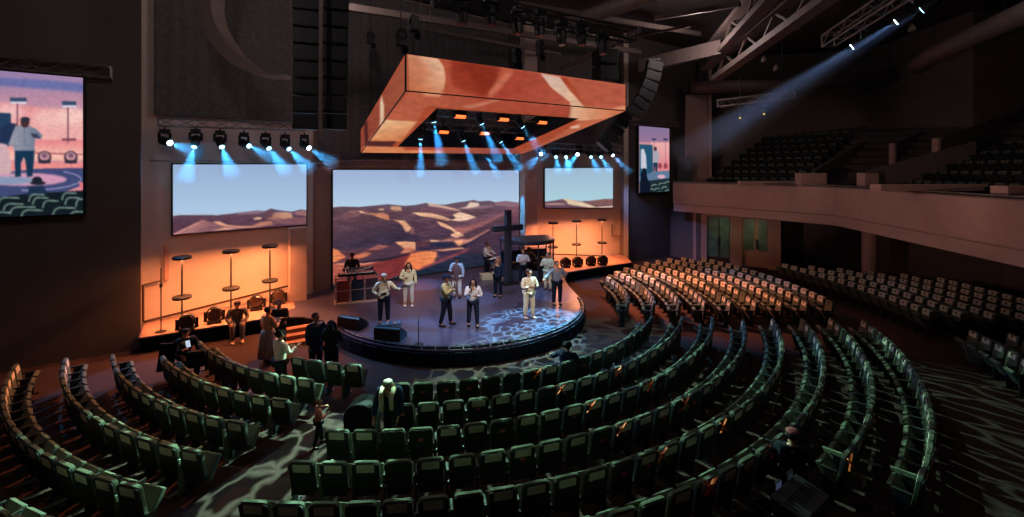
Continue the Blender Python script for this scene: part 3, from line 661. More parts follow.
# left stage truss with its seven lights
def hangers(o, pts):
    for p in pts:
        b = MB(); b.tube([p, (p[0], p[1], CEIL)], .02, 5); b.build('hanger_rod', 'dark_metal', o)
def truss(label, a, c, w=.3, h=.3, r=.025, step=.5, m='steel'):
    o = MB().truss(a, c, w, h, r, step).build('lighting_truss', m); return tag(o, label, 'truss')
TL0, TL1 = P(158, 122, 15.7), P(305, 127, 18.3)
truss('long steel truss above the left side screen carrying seven lights', TL0, TL1, .28, .28)
def on_line(px, a, c):
    k = (px - 512) / F; t = (k * a.y - a.x) / ((c.x - a.x) - k * (c.y - a.y)); return a.lerp(c, t)
for k, (x, y, dx, dy, lit) in enumerate([(170, 143, 26, 9, 'lens_white'), (194, 147, -5, 19, 'lens_blue'), (222, 147, 7, 19, 'lens_blue'), (249, 146, 24, 12, 'lens_blue'), (269, 148.5, 14, 19, 'lens_blue'), (289, 149, 18, 18, 'lens_blue'), (309, 148, 24, 16, 'lens_white')]):
    p0 = on_line(x, TL0, TL1); p = P(x, y, p0.y)
    moving_head(p, P(x + dx, y + dy, p0.y - .4) - p, f'black moving light, {ordn[k]} from the left on the truss above the left side screen', 'moving lights on the left truss', lit=lit, e=1300 if k in (0, 3, 6) else 2600, ang=28, s=.92, L_=1.4, dens=.13)
# main truss over the middle screen
truss('long steel truss running just above the large middle screen', P(318, 163.5, 19.6), P(528, 165.5, 26.2), .3, .3)
b = MB(); b.tube([P(150, 160.5, 15.9), P(328, 163, 19.3)], .035, 8); tag(b.build('hanging_pipe', 'steel'), 'thin steel pipe running just above the left side screen', 'pipe')
TR0, TR1 = P(538, 145.5, 24.2), P(622, 148, 27.0)
truss('short steel truss above the right side screen carrying seven lights', TR0, TR1, .28, .28)
for k, (x, y, dx, dy, lit) in enumerate([(541, 154, -12, 12, 'lens_white'), (556, 157, 2, 12, 'lens_blue'), (566, 157, 3, 12, 'lens_blue'), (577.5, 154.5, -10, 12, 'lens_white'), (591, 157, 6, 12, 'lens_blue'), (601, 157, 8, 12, 'lens_blue'), (613, 155.5, 22, 22, 'lens_white')]):
    p0 = on_line(x, TR0, TR1); p = P(x, y, p0.y)
    moving_head(p, P(x + dx, y + dy, p0.y - 1.2) - p, f'black moving light, {ordn[k]} from the left on the truss above the right side screen', 'moving lights on the right truss', lit=lit, e=2600 if k < 6 else 1100, ang=20, s=.9, dens=.13)
# trusses that carry the camera picture screens
a, c = on_wall(8.2) + Vector((0, 0, 9.0)), on_wall(.7) + Vector((0, 0, 9.0))
truss('steel truss above the live picture screen on the far left wall', a, c, .3, .36)
truss('steel truss above the narrow live picture screen on the far right wall', P(633, 122, 28.2), P(677, 124, 30.2), .3, .3)
# big lighting truss nearest the camera over the ring
TN0, TN1 = P(436, -3, 12.0), P(632, 36, 16.2)
truss('long dark truss above the orange ring with a row of unlit fixtures', TN0, TN1, .4, .4, .03, .55, 'dark_metal')
for k, (x, y) in enumerate([(462, 24), (491, 25), (518, 34), (540, 36), (562, 45), (582, 45), (603, 54)]):
    p0 = on_line(x, TN0, TN1); p = P(x, y, p0.y)
    moving_head(p, (0.05, -.15, -1), f'unlit black moving light, {ordn[k]} from the left on the dark truss above the ring', 'unlit lights on the front truss', lit='lens_dim', s=1.05)
# chain hoists holding the ring
for x, y, yb, Y, lab in ((370.5, 38, 122, 19.3, 'black chain hoist, farthest left of those holding the ring'), (401, 38, 58, 13.1, 'black chain hoist right over the near left corner of the ring'), (413.5, 24, 56, 13.6, 'black chain hoist set highest of the three at the left of the ring'), (517, 56, 66, 15.2, 'black chain hoist over the middle of the near side of the ring'), (540, 48, 72, 16.2, 'black chain hoist right of the middle of the near side of the ring')):
    p = P(x, y, Y); t = empty('chain_hoist', p, R(35), lab, 'hoist', 'chain hoists holding the ring')
    b = MB(); b.box((0, 0, 0), (.24, .22, .5)); b.cyl((-.16, 0, .1), (.16, 0, .1), .1, n=10); b.build('motor', 'black', t, bevel=.02)
    b = MB(); b.cyl((0, 0, -.2), (0, 0, P(x, yb, Y).z - p.z), .018, n=5); b.cyl((0, 0, .2), (0, 0, min(4.2, CEIL - p.z)), .018, n=5); b.build('chain', 'dark_metal', t)
    b = MB(); b.ell((.12, -.02, -.33), (.09, .09, .14)); b.build('chain_bag', 'black_cloth', t)
for x, y0, y1, Y in ((421, 0, 57, 14), (431, 0, 58, 14.5), (562, 40, 76, 17)):
    b = MB(); b.tube([P(x, y0 - 20, Y), P(x, y1 + 2, Y)], .014, 5)
    tag(b.build('suspension_cable', 'dark_metal'), {421: 'thin dark cable dropping to the ring, left of the closest pair', 431: 'thin dark cable dropping to the ring, right of the closest pair', 562: 'thin dark cable dropping to the right part of the ring'}[x], 'cable')

# ------------------------------------------------------------ line arrays
def line_array(label, pts, Y, w, hgt, rz, dep=.6, m='black'):
    """pts: pixel centres from top to bottom"""
    t = empty('line_array_speaker', P(*pts[0], Y), 0, label, 'loudspeaker'); L = t.location.copy()
    W = [P(x, y, Y) for x, y in pts]
    proto = None
    for i, p in enumerate(W):
        q = W[min(i + 1, len(W) - 1)]; o_ = W[max(i - 1, 0)]
        tilt = math.atan2((o_ - q).x, (o_ - q).z)
        if proto is None:
            b = MB(); b.prism([(-w / 2, -dep * .3), (w / 2, -dep * .3), (w * .42, dep * .6), (-w * .42, dep * .6)], -hgt * .47, hgt * .47); c = proto = b.build('speaker_cabinet', m, t, bevel=.012)
            b = MB(); b.box((0, -dep * .3 - .008, 0), (w * .9, .02, hgt * .8)); b.build('grille', 'grille', c)
        else: c = copy_tree(proto, t)
        c.location = p - L; c.rotation_euler = (0, tilt, rz)
    b = MB(); b.beam(W[0] - L + Vector((-w * .4, 0, hgt * .7)), W[0] - L + Vector((w * .4, 0, hgt * .7)), .1); b.build('flying_frame', 'dark_metal', t)
    return t
MK('grille', (22, 24, 30), .6, scale=120, amt=.4)
MK('array_grey', (74, 70, 68), .6, scale=20)
line_array('tall black line array, left one of the pair hung left of the orange ring', [(307 + .12 * k, -14 + 17.0 * k) for k in range(9)], 14.0, .84, .5, R(22), m='black')
line_array('tall black line array, right one of the pair hung left of the orange ring', [(335 - .3 * k, -14 + 17.0 * k) for k in range(9)], 14.2, .84, .5, R(22), m='black')
b = MB(); b.tube([P(321, -20, 13.6), P(320.5, 139, 13.6)], .06, 6); tag(b.build('hanging_pipe', 'duct'), 'slim vertical pipe between the two tall line arrays', 'pipe')
b = MB(); b.tube([P(292, -20, 14), P(292.5, 128, 14)], .035, 6); tag(b.build('hanging_pipe', 'duct'), 'slim vertical pipe at the outer left edge of the line arrays', 'pipe')
line_array('grey line array curving down behind the right end of the orange ring', [(654, 66), (652, 76), (649, 86), (645, 95), (640, 104), (634, 112)], 23.0, .8, .48, R(10), m='array_grey')
line_array('grey line array curving down below the right corner of the orange ring', [(625, 114), (621, 122), (616, 130), (611, 137), (605, 144)], 23.5, .8, .42, R(10), m='array_grey')
line_array('dark subwoofer stack hung above the right end of the orange ring', [(606, 57), (606, 74)], 20.5, 1.0, .7, R(20), dep=.9)

# ------------------------------------------------------------ ring shaped duct on the left
b = MB(); c0 = P(284, 8, 15.0); rr = 72 * 15.0 / F; vs = []; fs = []; K = 40
for i in range(K + 1):
    a = R(150 + 130 * i / K); wd = .42 * (1 if i < 22 else max(.03, 1 - (i - 22) / 18.5))
    ca, sa = math.cos(a), math.sin(a)
    for r_, y_ in ((rr, -.35), (rr, .35), (rr - wd, .35), (rr - wd, -.35)):
        vs.append((c0.x + r_ * ca, c0.y - .35 + y_ + .45 * ca * 0, c0.z + r_ * sa))
for i in range(K):
    for t_ in range(4): fs.append((4 * i + t_, 4 * i + (t_ + 1) % 4, 4 * i + 4 + (t_ + 1) % 4, 4 * i + 4 + t_))
fs += [(0, 1, 2, 3), (4 * K + 3, 4 * K + 2, 4 * K + 1, 4 * K)]
b.add(vs, fs); tag(b.build('curved_ceiling_ring', 'duct', smooth=False), 'large curved ring hung high left of the line arrays', 'ceiling ring')

# ------------------------------------------------------------ roof steel, ducts, far trusses
b = MB()
def ibeam(b, a, c, w, h):
    a, c = Vector(a), Vector(c); z = Vector((0, 0, h / 2))
    b.beam(a + z, c + z, w, .05); b.beam(a - z, c - z, w, .05); b.beam(a, c, .05, h)
def girder(label, a, c, w=.5, h=.9, step=1.3):
    a, c = Vector(a), Vector(c); d = c - a; L = d.length; b = MB(); z = Vector((0, 0, h / 2))
    b.beam(a + z, c + z, w, .22); b.beam(a - z, c - z, w, .26)
    k = int(L / step)
    for i in range(k):
        s = 1 if i % 2 else -1
        b.beam(a + d * (i / k) + z * s, a + d * ((i + 1) / k) - z * s, .09, .09)
    return tag(b.build('roof_girder', 'duct'), label, 'girder')
girder('heavy lattice roof girder, right one of the slanting pair near the ring', P(716, 70, 24), P(838, -24, 13.5))
girder('heavy lattice roof girder, left one of the slanting pair near the ring', P(706, 60, 25), P(788, -34, 15))
for lab, a, c, w, h in (('broad sloping roof beam left of the lattice girders', P(640, 66, 26), P(722, 47, 22), .3, .7),
        ('thin roof beam high above the orange ring', P(560, 70, 24), P(640, 30, 18), .12, .2),
        ('long level roof beam crossing over the line arrays', P(340, 6, 16), P(640, 52, 26), .2, .25),
        ('second level roof beam just under the longest one', P(412, 27, 18), P(560, 54, 25), .12, .14),
        ('short roof beam in the dark above the sloping beam', P(655, 18, 20), P(740, 4, 17), .15, .2),
        ('thin slanting roof brace left of the sloping beam', P(625, 38, 21), P(690, 26, 19), .1, .1),
        ('roof beam at the very top above the ring', P(520, 4, 18), P(700, 34, 24), .15, .2)):
    b = MB(); b.beam(a, c, w, h); tag(b.build('roof_beam', 'duct'), lab, 'beam')
b = MB(); b.tube([P(690, 87.5, 30.6), P(800, 85, 30.6), P(925, 74, 29.6)], .42, 14); hangers(tag(b.build('air_duct', 'duct', smooth=True), 'long level air duct high above the left balcony seats', 'duct'), [P(720, 85, 30.6), P(890, 78, 30)])
b = MB(); b.tube([P(917, 66, 23), P(935, 54, 21.5), P(1040, 6, 16)], .42, 14); hangers(tag(b.build('air_duct', 'duct', smooth=True), 'fat slanting air duct in the top right corner', 'duct'), [P(935, 50, 21.5), P(1005, 16, 17.8)])
b = MB(); b.tube([P(560, 26, 19), P(700, -22, 15)], .3, 12); tag(b.build('air_duct', 'duct', smooth=True), 'air duct above the far end of the ring', 'duct')
TF0, TF1 = P(718, 104, 22.5), P(795, 95, 20.5)
truss('short pale truss hung over the balcony with two small yellow lit fixtures', TF0, TF1, .32, .32, .035, .4)
for k, (x, y) in enumerate(((741, 119), (765, 115))):
    p0 = on_line(x, TF0, TF1); p = P(x, y, p0.y)
    t = moving_head(p, (-.3, -.5, -1), ('left', 'right')[k] + ' black fixture with a yellow indicator under the short pale truss', 'fixtures under the short balcony truss', lit='lens_dim', s=.9)
    b = MB(); b.box(P(x - 1, y - 1, p0.y - .3) - t.location, (.07, .03, .06)); b.build('indicator', 'led_yellow', t)
for x in (740, 782):
    b = MB(); b.tube([on_line(x, TF0, TF1), on_line(x, TF0, TF1) + Vector((0, 0, 3.6))], .03, 6); tag(b.build('suspension_cable', 'dark_metal'), 'dark cable holding the %s end of the short pale truss' % ('left' if x == 740 else 'right'), 'cable')
TU0, TU1 = P(828, 41, 16), P(912, -14, 12)
truss('pale steel truss at the top right carrying the long blue beams', TU0, TU1, .4, .4, .035, .5)
for k, (x, y, e) in enumerate(((852, 47, 900), (896, 22, 1500), (922, 10, 300))):
    Y = 15.2 - 1.4 * k; p = P(x, y, Y)
    moving_head(p, P(x - 60, y + 38, Y + 1.2) - p, f'moving light with a long blue beam at the top right, {("lowest", "middle", "highest")[k]} of the three', 'moving lights at the top right', lit='lens_white' if k < 2 else 'lens_blue', e=e, ang=11, s=.95, col=(.25, .45, 1.0), L_=7, dens=.07)
for lab, x, y, Y in (('small pendant fixture hanging left under the lattice girder', 764, 59, 22), ('small pendant fixture hanging right under the lattice girder', 776, 68, 22), ('small dome fixture hanging at the top above the blue beams', 796, 26, 18), ('small dome fixture hanging left of the slanting duct', 912, 28, 18)):
    t = empty('pendant_light', P(x, y, Y), 0, lab, 'lamp'); b = MB(); b.tube([(0, 0, -.14), (0, 0, 0), (0, 0, .16)], [.14, .12, .04], 12); b.build('shade', 'duct', t, smooth=True); b = MB(); b.tube([(0, 0, .15), (0, 0, 1.6)], .015, 5); b.build('cord', 'dark_metal', t)
# ============================================================ wing platforms: floor lamps and round lights
AMB = (1.0, .30, .10)
def lamp_pole(x, y, Y, label, group, zt=2.9, zl=1.55, e=95):
    X = (x - 512) * Y / F
    t = empty('floor_lamp', (X, Y, SZ), R(38), label, 'lamp', group)
    b = MB(); b.cyl((0, 0, 0), (0, 0, .03), .2, n=16); b.build('base', 'dark_metal', t)
    b = MB(); b.tube([(0, 0, .02), (0, 0, zt - SZ)], .028, 8); b.build('pole', 'dark_metal', t)
    for zz, nm in ((zt, 'upper_head'), (zl, 'lower_head')):
        z = zz - SZ
        b = MB(); b.tube([(0, 0, z - .03), (0, 0, z + .04), (0, 0, z + .075)], [.27, .29, .25], 18)
        h = b.build(nm, 'dark_metal', t)
        b = MB(); b.cyl((0, 0, z - .035), (0, 0, z - .03), .235, n=18); b.build('diffuser', 'lens_warm', h)
        l = bpy.data.lights.new('lamp_glow', 'AREA'); l.shape = 'DISK'; l.size = .42; l.energy = e * (1 if nm == 'upper_head' else .35); l.color = AMB
        o = bpy.data.objects.new('lamp_glow', l); COL.objects.link(o); o.parent = t; o.location = (0, 0, z - .045)
gl, gr = 'shelf lamps on the left platform', 'shelf lamps on the right platform'
lamp_pole(182, 0, 15.3, 'two tier black floor lamp nearest the left wall on the left platform', gl)
lamp_pole(231, 0, 16.45, 'two tier black floor lamp in the middle of the left platform', gl)
lamp_pole(270, 0, 17.6, 'two tier black floor lamp farthest from the wall on the left platform', gl)
lamp_pole(553, 0, 25.3, 'two tier black floor lamp beside the booth on the right platform', gr, e=120)
lamp_pole(576.5, 0, 26.2, 'two tier black floor lamp in the middle of the right platform', gr, e=120)
lamp_pole(602, 0, 26.9, 'two tier black floor lamp nearest the outer edge of the right platform', gr, e=120)
def round_light(px, py, label, group, rz):
    p = G(px, py, SZ); t = empty('round_wash_light', p, rz, label, 'stage light', group)
    b = MB(); b.box((0, 0, .06), (.42, .34, .12)); b.build('base', 'black', t, bevel=.02)
    b = MB()
    b.tube([(0, -.1, .34), (0, -.06, .34), (0, .12, .34), (0, .2, .34)], [.235, .25, .24, .14], 20)
    h = b.build('head', 'black', t)
    b = MB(); b.tube([(0, -.125, .34), (0, -.1, .34)], [.19, .21], 20); b.build('lens', 'round_lens', h)
    b = MB(); b.tube([(0, -.13, .3), (0, -.12, .3)], .07, 12); b.build('centre_bulb', 'round_lens', h)
    b = MB()
    for s in (-1, 1): b.beam((s * .27, 0, .08), (s * .27, 0, .42), .04, .1)
    b.beam((-.28, 0, .1), (.28, 0, .1), .05)
    b.build('yoke', 'black', t)
for i, (x, y) in enumerate(((187, 331), (214.5, 323), (256.5, 310), (278.5, 304))):
    round_light(x, y, ('round black stage light beside the foot of the first lamp from the left wall', 'round black stage light left of the person sitting on the platform', 'round black stage light right of the person sitting on the platform', 'round black stage light at the inner end of the left platform')[i], 'round lights on the left platform', R(30))
for i, (x, y) in enumerate(((565.6, 267.5), (577.6, 266.8), (591, 265.6), (602.6, 265))):
    round_light(x, y, ('round stage light on the right platform closest to the booth', 'round stage light on the right platform under the middle lamp', 'round stage light on the right platform between middle and outer lamps', 'round stage light on the right platform under the outer lamp')[i], 'round lights on the right platform', R(12))
# cable rail and slim stands by the left wing wall
def wing(px, off=.12):
    k = (px - 512) / F; A = Vector((-13.06, 15.9, 0)); B = Vector((-8.9, 19.52, 0)); d = B - A
    t = (k * A.y - A.x) / (d.x - k * d.y); w = A + d * t; nn = Vector((d.y, -d.x, 0)).normalized(); return w + nn * off
def wz(px, py, off=.12): w = wing(px, off); return Vector((w.x, w.y, CH - (py - HY) * w.y / F))
b = MB(); b.beam(wz(143, 322), wz(293, 284.5), .05, .07); b.beam(wz(143, 322), wz(143, 285), .05, .05); b.beam(wz(143, 285), wz(160, 281), .04, .04)
tag(b.build('wall_rail', 'wood_dark'), 'thin dark rail running low along the lit left wing wall', 'rail')
b = MB(); b.beam(wz(166, 246), wz(166, 280), .18, .05); tag(b.build('wall_panel_strip', 'plaster'), 'narrow vertical strip on the lit left wing wall near its corner', 'panel')
p = G(161, 332, SZ); t = empty('microphone_stand', p, 0, 'slim black stand by the corner of the lit left wing wall', 'stand')
b = MB(); b.tube([(0, 0, 0), (0, 0, 2.15)], .018, 6); b.build('pole', 'black', t)
b = MB(); b.cyl((0, 0, 0), (0, 0, .03), .16, n=14); b.build('base', 'black', t); b = MB(); b.box((0, 0, 1.55), (.06, .06, .12)); b.build('clamp', 'black', t)
def rw(px, py):                          # on the right wing wall
    A = Vector((1.99, 27.1, 0)); B = Vector((7.17, 29.07, 0)); k = (px - 512) / F; d = B - A
    t = (k * A.y - A.x) / (d.x - k * d.y); w = A + d * t + Vector((.355, -.935, 0)) * .12; w.z = CH - (py - HY) * w.y / F; return w
b = MB(); b.beam(rw(550, 254), rw(619, 256.5), .05, .07); b.beam(rw(619, 256.5), rw(619, 236), .05, .05); b.beam(rw(619, 236), rw(611, 236), .05, .05); b.beam(rw(611, 236), rw(611, 224), .05, .05)
tag(b.build('wall_rail', 'wood_dark'), 'thin dark rail running low along the lit right wing wall', 'rail')

# ============================================================ balcony
FA, FB, FC, FD = Vector((10.45, 29.2, 0)), Vector((15.4, 21.5, 0)), Vector((13.8, 12.1, 0)), Vector((13.0, 7.4, 0))
def offs(a, c): d = (c - a).normalized(); return Vector((-d.y, d.x, 0))      # away from the hall
o1, o2 = offs(FA, FB), offs(FB, FC)
om = (o1 + o2).normalized()
def loop(q): return [FA + o1 * q, FB + om * q, FC + o2 * q, FD + o2 * q]
def band(b, prof):                      # prof: list of (offset, z) swept along the balcony line
    rows = [[(p.x, p.y, z) for p in loop(q)] for q, z in prof]
    k = len(rows); vs = [v for r_ in rows for v in r_]; fs = []
    for i in range(k):
        j = (i + 1) % k
        for t in range(3): fs.append((i * 4 + t, i * 4 + t + 1, j * 4 + t + 1, j * 4 + t))
    fs += [tuple(i * 4 for i in range(k)), tuple(i * 4 + 3 for i in range(k))[::-1]]
    b.add(vs, fs)
b = MB(); band(b, [(0, 3.78), (-.02, 5.05), (.15, 5.1), (.35, 5.05), (.35, 3.72), (.02, 3.72)]); fas = struct('balcony_front', b, 'plaster')
b = MB(); band(b, [(.05, 3.70), (.07, 3.25), (.3, 3.2), (14, 3.2), (14, 3.7)]); struct('balcony_underside', b, 'plaster')
b = MB(); band(b, [(.06, 3.78), (.06, 3.70), (.1, 3.70), (.1, 3.78)]); struct('trim_5', b, 'black')
b = MB(); lp = loop(.1)
for a, c in zip(lp[:-1], lp[1:]): b.tube([a + Vector((0, 0, 5.16)), c + Vector((0, 0, 5.16))], .03, 8)
tag(b.build('balcony_hand_rail', 'steel'), 'slim metal hand rail along the top of the curved balcony front', 'rail')
# stepped balcony floor
b = MB(); BZ = lambda k: 4.1 + .42 * k
for k in range(11):
    band(b, [(1.0 + .95 * k, 3.6), (1.0 + .95 * k, BZ(k)), (1.95 + .95 * k, BZ(k)), (1.95 + .95 * k, 3.6)])
struct('balcony_steps', b, 'wall_dark')
# parapets and aisle walls
def on_plane(px, py, p0, nrm): return plane_hit(px, py, p0, nrm)
def aisle_wall(label, s, base, q0, q1, zl, m='wall', seg=0):
    o = (o1, o2)[seg]; A = (FA, FB)[seg]; B_ = (FB, FC)[seg]; p = A.lerp(B_, s)
    a = p + o * q0; c = p + o * q1; d = (B_ - A).normalized() * .14
    b = MB(); b.slab([a + Vector((0, 0, 3.7)), c + Vector((0, 0, 3.7)), c + Vector((0, 0, zl[1])), a + Vector((0, 0, zl[0]))], d)
    return tag(b.build('aisle_wall', m), label, 'wall')
aisle_wall('sloping low wall left of the balcony entrance, widest one', .80, 0, 2.0, 8.2, (5.9, 7.6))
aisle_wall('sloping low wall right of the balcony entrance ending at a pale block', .02, 0, 1.2, 5.6, (5.85, 7.2), seg=1)
def block(label, x0, x1, y0, y1, Y, dy=.5):
    a, c = P(x0, y1, Y), P(x1, y0, Y); b = MB(); b.box(((a.x + c.x) / 2, Y + dy / 2, (a.z + c.z) / 2), (c.x - a.x, dy, c.z - a.z)); return tag(b.build('parapet_block', 'plaster', bevel=.02), label, 'parapet')
block('pale parapet block at the left side of the balcony entrance', 801, 827, 173, 187, 22.7)
block('small pale parapet block at the right side of the balcony entrance', 865, 879, 173, 187, 20.4)
block('long low parapet at the foot of the right balcony seats', 881, 989, 184.5, 191, 15.9)
block('low parapet along the foot of the left balcony seats', 740, 800, 181, 186, 24.4, .3)
block('low parapet at the right edge of the balcony beyond the stair gap', 1008, 1040, 186, 196, 13.2)
b = MB(); q = P(896, 143, 24); b.box((q.x, 24.2, (q.z + P(896, 165, 24).z) / 2), (.18, .3, q.z - P(896, 165, 24).z)); tag(b.build('wall_post', 'plaster'), 'pale post at the upper end of the left balcony aisle', 'post')
b = MB(); q = P(940.5, 138, 21); b.box((q.x, 21.2, (q.z + P(940, 170, 21).z) / 2), (.16, .3, q.z - P(940, 170, 21).z)); tag(b.build('wall_post', 'plaster'), 'pale post at the upper end of the right balcony aisle', 'post')
b = MB(); b.slab([P(896, 143, 24), P(940, 124, 28), P(940, 165, 28), P(896, 165, 24)], (0, .15, 0)); tag(b.build('aisle_wall', 'wall'), 'upper sloping wall climbing behind the left pale post', 'wall')
b = MB(); b.slab([P(941, 139, 21), P(1010, 112, 23), P(1010, 170, 23), P(941, 170, 21)], (0, .15, 0)); tag(b.build('aisle_wall', 'wall'), 'upper sloping wall climbing behind the right pale post', 'wall')
# balcony enclosing walls
wall('wall_balcony_rear', [(14.3, 33.4), (16.0, 34.6), (25.6, 32.2)], 3.7, CEIL, 'wall')
wall('wall_balcony_side', [(25.6, 32.2), (24.9, 24.3)], 3.7, CEIL, 'wall')
wall('wall_balcony_right', [(24.9, 24.3), (31, 24)], 3.7, CEIL, 'wall')
wall('wall_balcony_far_right', [(31, 24), (27, 6)], 0, CEIL, 'wall_dark')
b = MB(); b.box((P(710, 140, 31).x, 31.1, 9.6), (.18, .3, 9.6)); struct('trim_6', b, 'plaster')
b = MB(); b.slab([P(686, 95, 30.6), P(707, 95, 31.2), P(707, 184, 31.2), P(686, 184, 30.6)], (0, .2, 0)); struct('wall_panel', b, 'plaster')
p = P(688, 184, 30); t = empty('loudspeaker', P(685, 172, 29.8), R(-20), 'dark box loudspeaker standing on the balcony corner under the narrow screen', 'loudspeaker')
b = MB(); b.box((0, 0, 0), (.9, .5, 2.0)); b.build('cabinet', 'black', t, bevel=.03); b = MB(); b.box((0, -.26, 0), (.78, .02, 1.8)); b.build('grille', 'grille', t)
# ground floor under the balcony: doors, pillars, far wall
wall('wall_under_balcony', [(10.9, 31.0), (11.9, 29.1), (12.15, 28.93)], 0, 3.3, 'wall')
dA, dB = Vector((11.9, 29.1, 0)), Vector((15.75, 26.5, 0))
def dl(px): k = (px - 512) / F; d = dB - dA; t = (k * dA.y - dA.x) / (d.x - k * d.y); return dA + d * t
def seg_box(x0, x1, z0, z1, depth, m, name, parent=None, back=0, kind='structure'):
    a, c = dl(x0), dl(x1); d = (c - a).normalized(); o = Vector((-d.y, d.x, 0)); a = a + o * back; c = c + o * back; b = MB()
    b.slab([a + Vector((0, 0, z0)), c + Vector((0, 0, z0)), c + Vector((0, 0, z1)), a + Vector((0, 0, z1))], o * depth)
    o_ = b.build(name, m, parent)
    if kind: o_['kind'] = kind
    return o_
M['door_glass'] = mat('door_glass', (90, 120, 100), .25, scale=2, amt=.3)
seg_box(693, 707, 0, 3.3, .35, 'plaster', 'trim_7')
seg_box(730, 742, 0, 3.3, .35, 'plaster', 'trim_8')
seg_box(768, 781, 0, 3.3, .45, 'plaster', 'trim_9', back=-.1)
seg_box(707, 781, 2.95, 3.3, .3, 'plaster', 'trim_10', back=.05)
for nm, x0, x1, gl_ in (('door_1', 707, 730, ((707.5, 718), (719.5, 729))), ('door_2', 742, 768, ((744, 753.5), (758.5, 767)))):
    w = seg_box(x0, x1, 0, 2.95, .06, 'wood_dark' if nm == 'door_1' else 'plaster', nm, back=.15)
    for g0, g1 in gl_: seg_box(g0, g1, 1.0 if nm == 'door_2' else .4, 2.9, .03, 'door_glass', 'glass_pane', w, back=.1, kind=None)
    xm = 757 if nm == 'door_2' else 718.7
    seg_box(xm - 1.2, xm - .3, 1.1, 1.7, .05, 'black', 'door_handle', w, back=.05, kind=None); seg_box(xm + .3, xm + 1.2, 1.1, 1.7, .05, 'black', 'door_handle', w, back=.05, kind=None)
def sconce(px, z, col, e):
    q = dl(px); l = bpy.data.lights.new('door_lamp', 'SPOT'); l.energy = e; l.color = col; l.spot_size = R(70); l.spot_blend = .9; l.shadow_soft_size = .1
    o = bpy.data.objects.new('door_lamp', l); COL.objects.link(o); o.location = (q.x - .75, q.y - .95, 3.12); o.rotation_euler = Vector((.55, .8, -.75)).to_track_quat('-Z', 'Y').to_euler()
    b = MB(); b.cyl((q.x - .75, q.y - .95, 3.14), (q.x - .75, q.y - .95, 3.19), .1, n=12); return b.build('ceiling_downlight', 'steel')
tag(sconce(723, 2, (.2, 1, .5), 14), 'small round downlight before the left green lit door under the balcony', 'lamp')
tag(sconce(755, 2, (.6, 1, .35), 14), 'small round downlight before the double glass door under the balcony', 'lamp')
wall('wall_far_right', [(15.9, 26.6), (18.4, 28.4), (20.0, 27.4), (24.5, 22.5), (30, 12), (31, 6)], 0, 3.3, 'wall')
b = MB(); b.cyl((P(869.5, 0, 22.6).x, 22.6, 0), (P(869.5, 0, 22.6).x, 22.6, 3.25), .32, n=28); struct('trim_11', b, 'plaster', smooth=False)

# ============================================================ auditorium seats
CX, CY = -2.95, 19.1
def rounded(w0, w1, z0, z1, r, k=4):
    pts = [(-w0 / 2, z0), (w0 / 2, z0)]
    for i in range(k + 1):
        a = PI / 2 * i / k; pts.append((w1 / 2 - r + r * math.cos(a), z1 - r + r * math.sin(a)))
    for i in range(k + 1):
        a = PI / 2 + PI / 2 * i / k; pts.append((-w1 / 2 + r + r * math.cos(a), z1 - r + r * math.sin(a)))
    return pts
def panel_shape(b, pts, yb, yf, tilt=0.0, zp=.4):
    """upright rounded slab between y = yf (front) and yb (rear), leaning back by tilt about z = zp"""
    f = lambda x, y, z: (x, y + (z - zp) * tilt, z)
    k = len(pts)
    b.add([f(x, yf, z) for x, z in pts] + [f(x, yb, z) for x, z in pts], [tuple(range(k)), tuple(range(k, 2 * k))[::-1]] + [(i, i + k, (i + 1) % k + k, (i + 1) % k) for i in range(k)])
def build_seat(name='auditorium_seat'):
    # seat faces -Y
    root = empty(name, (0, 0, 0))
    b = MB(); panel_shape(b, rounded(.45, .45, .40, .92, .07), .07, .0, .16); b.build('backrest', 'seat_green', root, bevel=.014)
    b = MB(); panel_shape(b, rounded(.40, .46, .30, .90, .06), .095, .072, .16); b.build('back_shell', 'seat_shell', root, bevel=.008)
    b = MB(); m = Matrix.Rotation(R(-58), 3, 'X'); b.box((0, -.17, .45), (.42, .42, .1), mtx=m); b.build('seat_cushion', 'seat_green', root, bevel=.025)
    b = MB(); b.box((.255, -.1, .6), (.045, .26, .035)); b.build('armrest', 'seat_shell', root, bevel=.01)
    b = MB(); b.box((.255, -.1, .3), (.04, .16, .6)); b.box((.255, -.1, .015), (.06, .34, .03)); b.box((0, .02, .4), (.5, .05, .05)); b.build('support_leg', 'dark_metal', root)
    return root
seat_proto = build_seat()
def cover_part():
    b = MB(); panel_shape(b, rounded(.30, .30, .74, .885, .02), .103, -.008, .16); return b.build('headrest_cover', 'seat_cover', None, bevel=.01)
def tag_part(z=.70):
    b = MB(); b.box((0, .155, z), (.1, .012, .045)); return b.build('red_tag', 'red_tag', None)
def mark_part():
    b = MB(); b.box((0, .055, .86), (.06, .012, .06)); return b.build('printed_mark', 'wood_dark', None)
def end_part():
    b = MB(); b.slab([(-.29, -.36, .66), (-.29, .13, .68), (-.29, .1, .02), (-.29, -.2, .02)], (-.035, 0, 0)); return b.build('end_panel', 'seat_rim', None, bevel=.01)
cover0, tag0, mark0, end0 = cover_part(), tag_part(), mark_part(), end_part()
seats = []
Rk = lambda k: 8.46 + .945 * k
def add_row(block, row, rad, a0, a1, pitch=.535, ends=(True, True)):
    """a0 < a1; counted from the a0 side"""
    k = max(1, int(round(R(a1 - a0) * rad / pitch)));
    for i in range(k + 1):
        a = a0 + (a1 - a0) * i / k
        x, y = CX + rad * math.cos(R(a)), CY + rad * math.sin(R(a))
        seats.append(dict(block=block, row=row, i=i, n=k + 1, x=x, y=y, a=a, end=(i == 0 and ends[0]) and 'lo' or (i == k and ends[1]) and 'hi' or None))
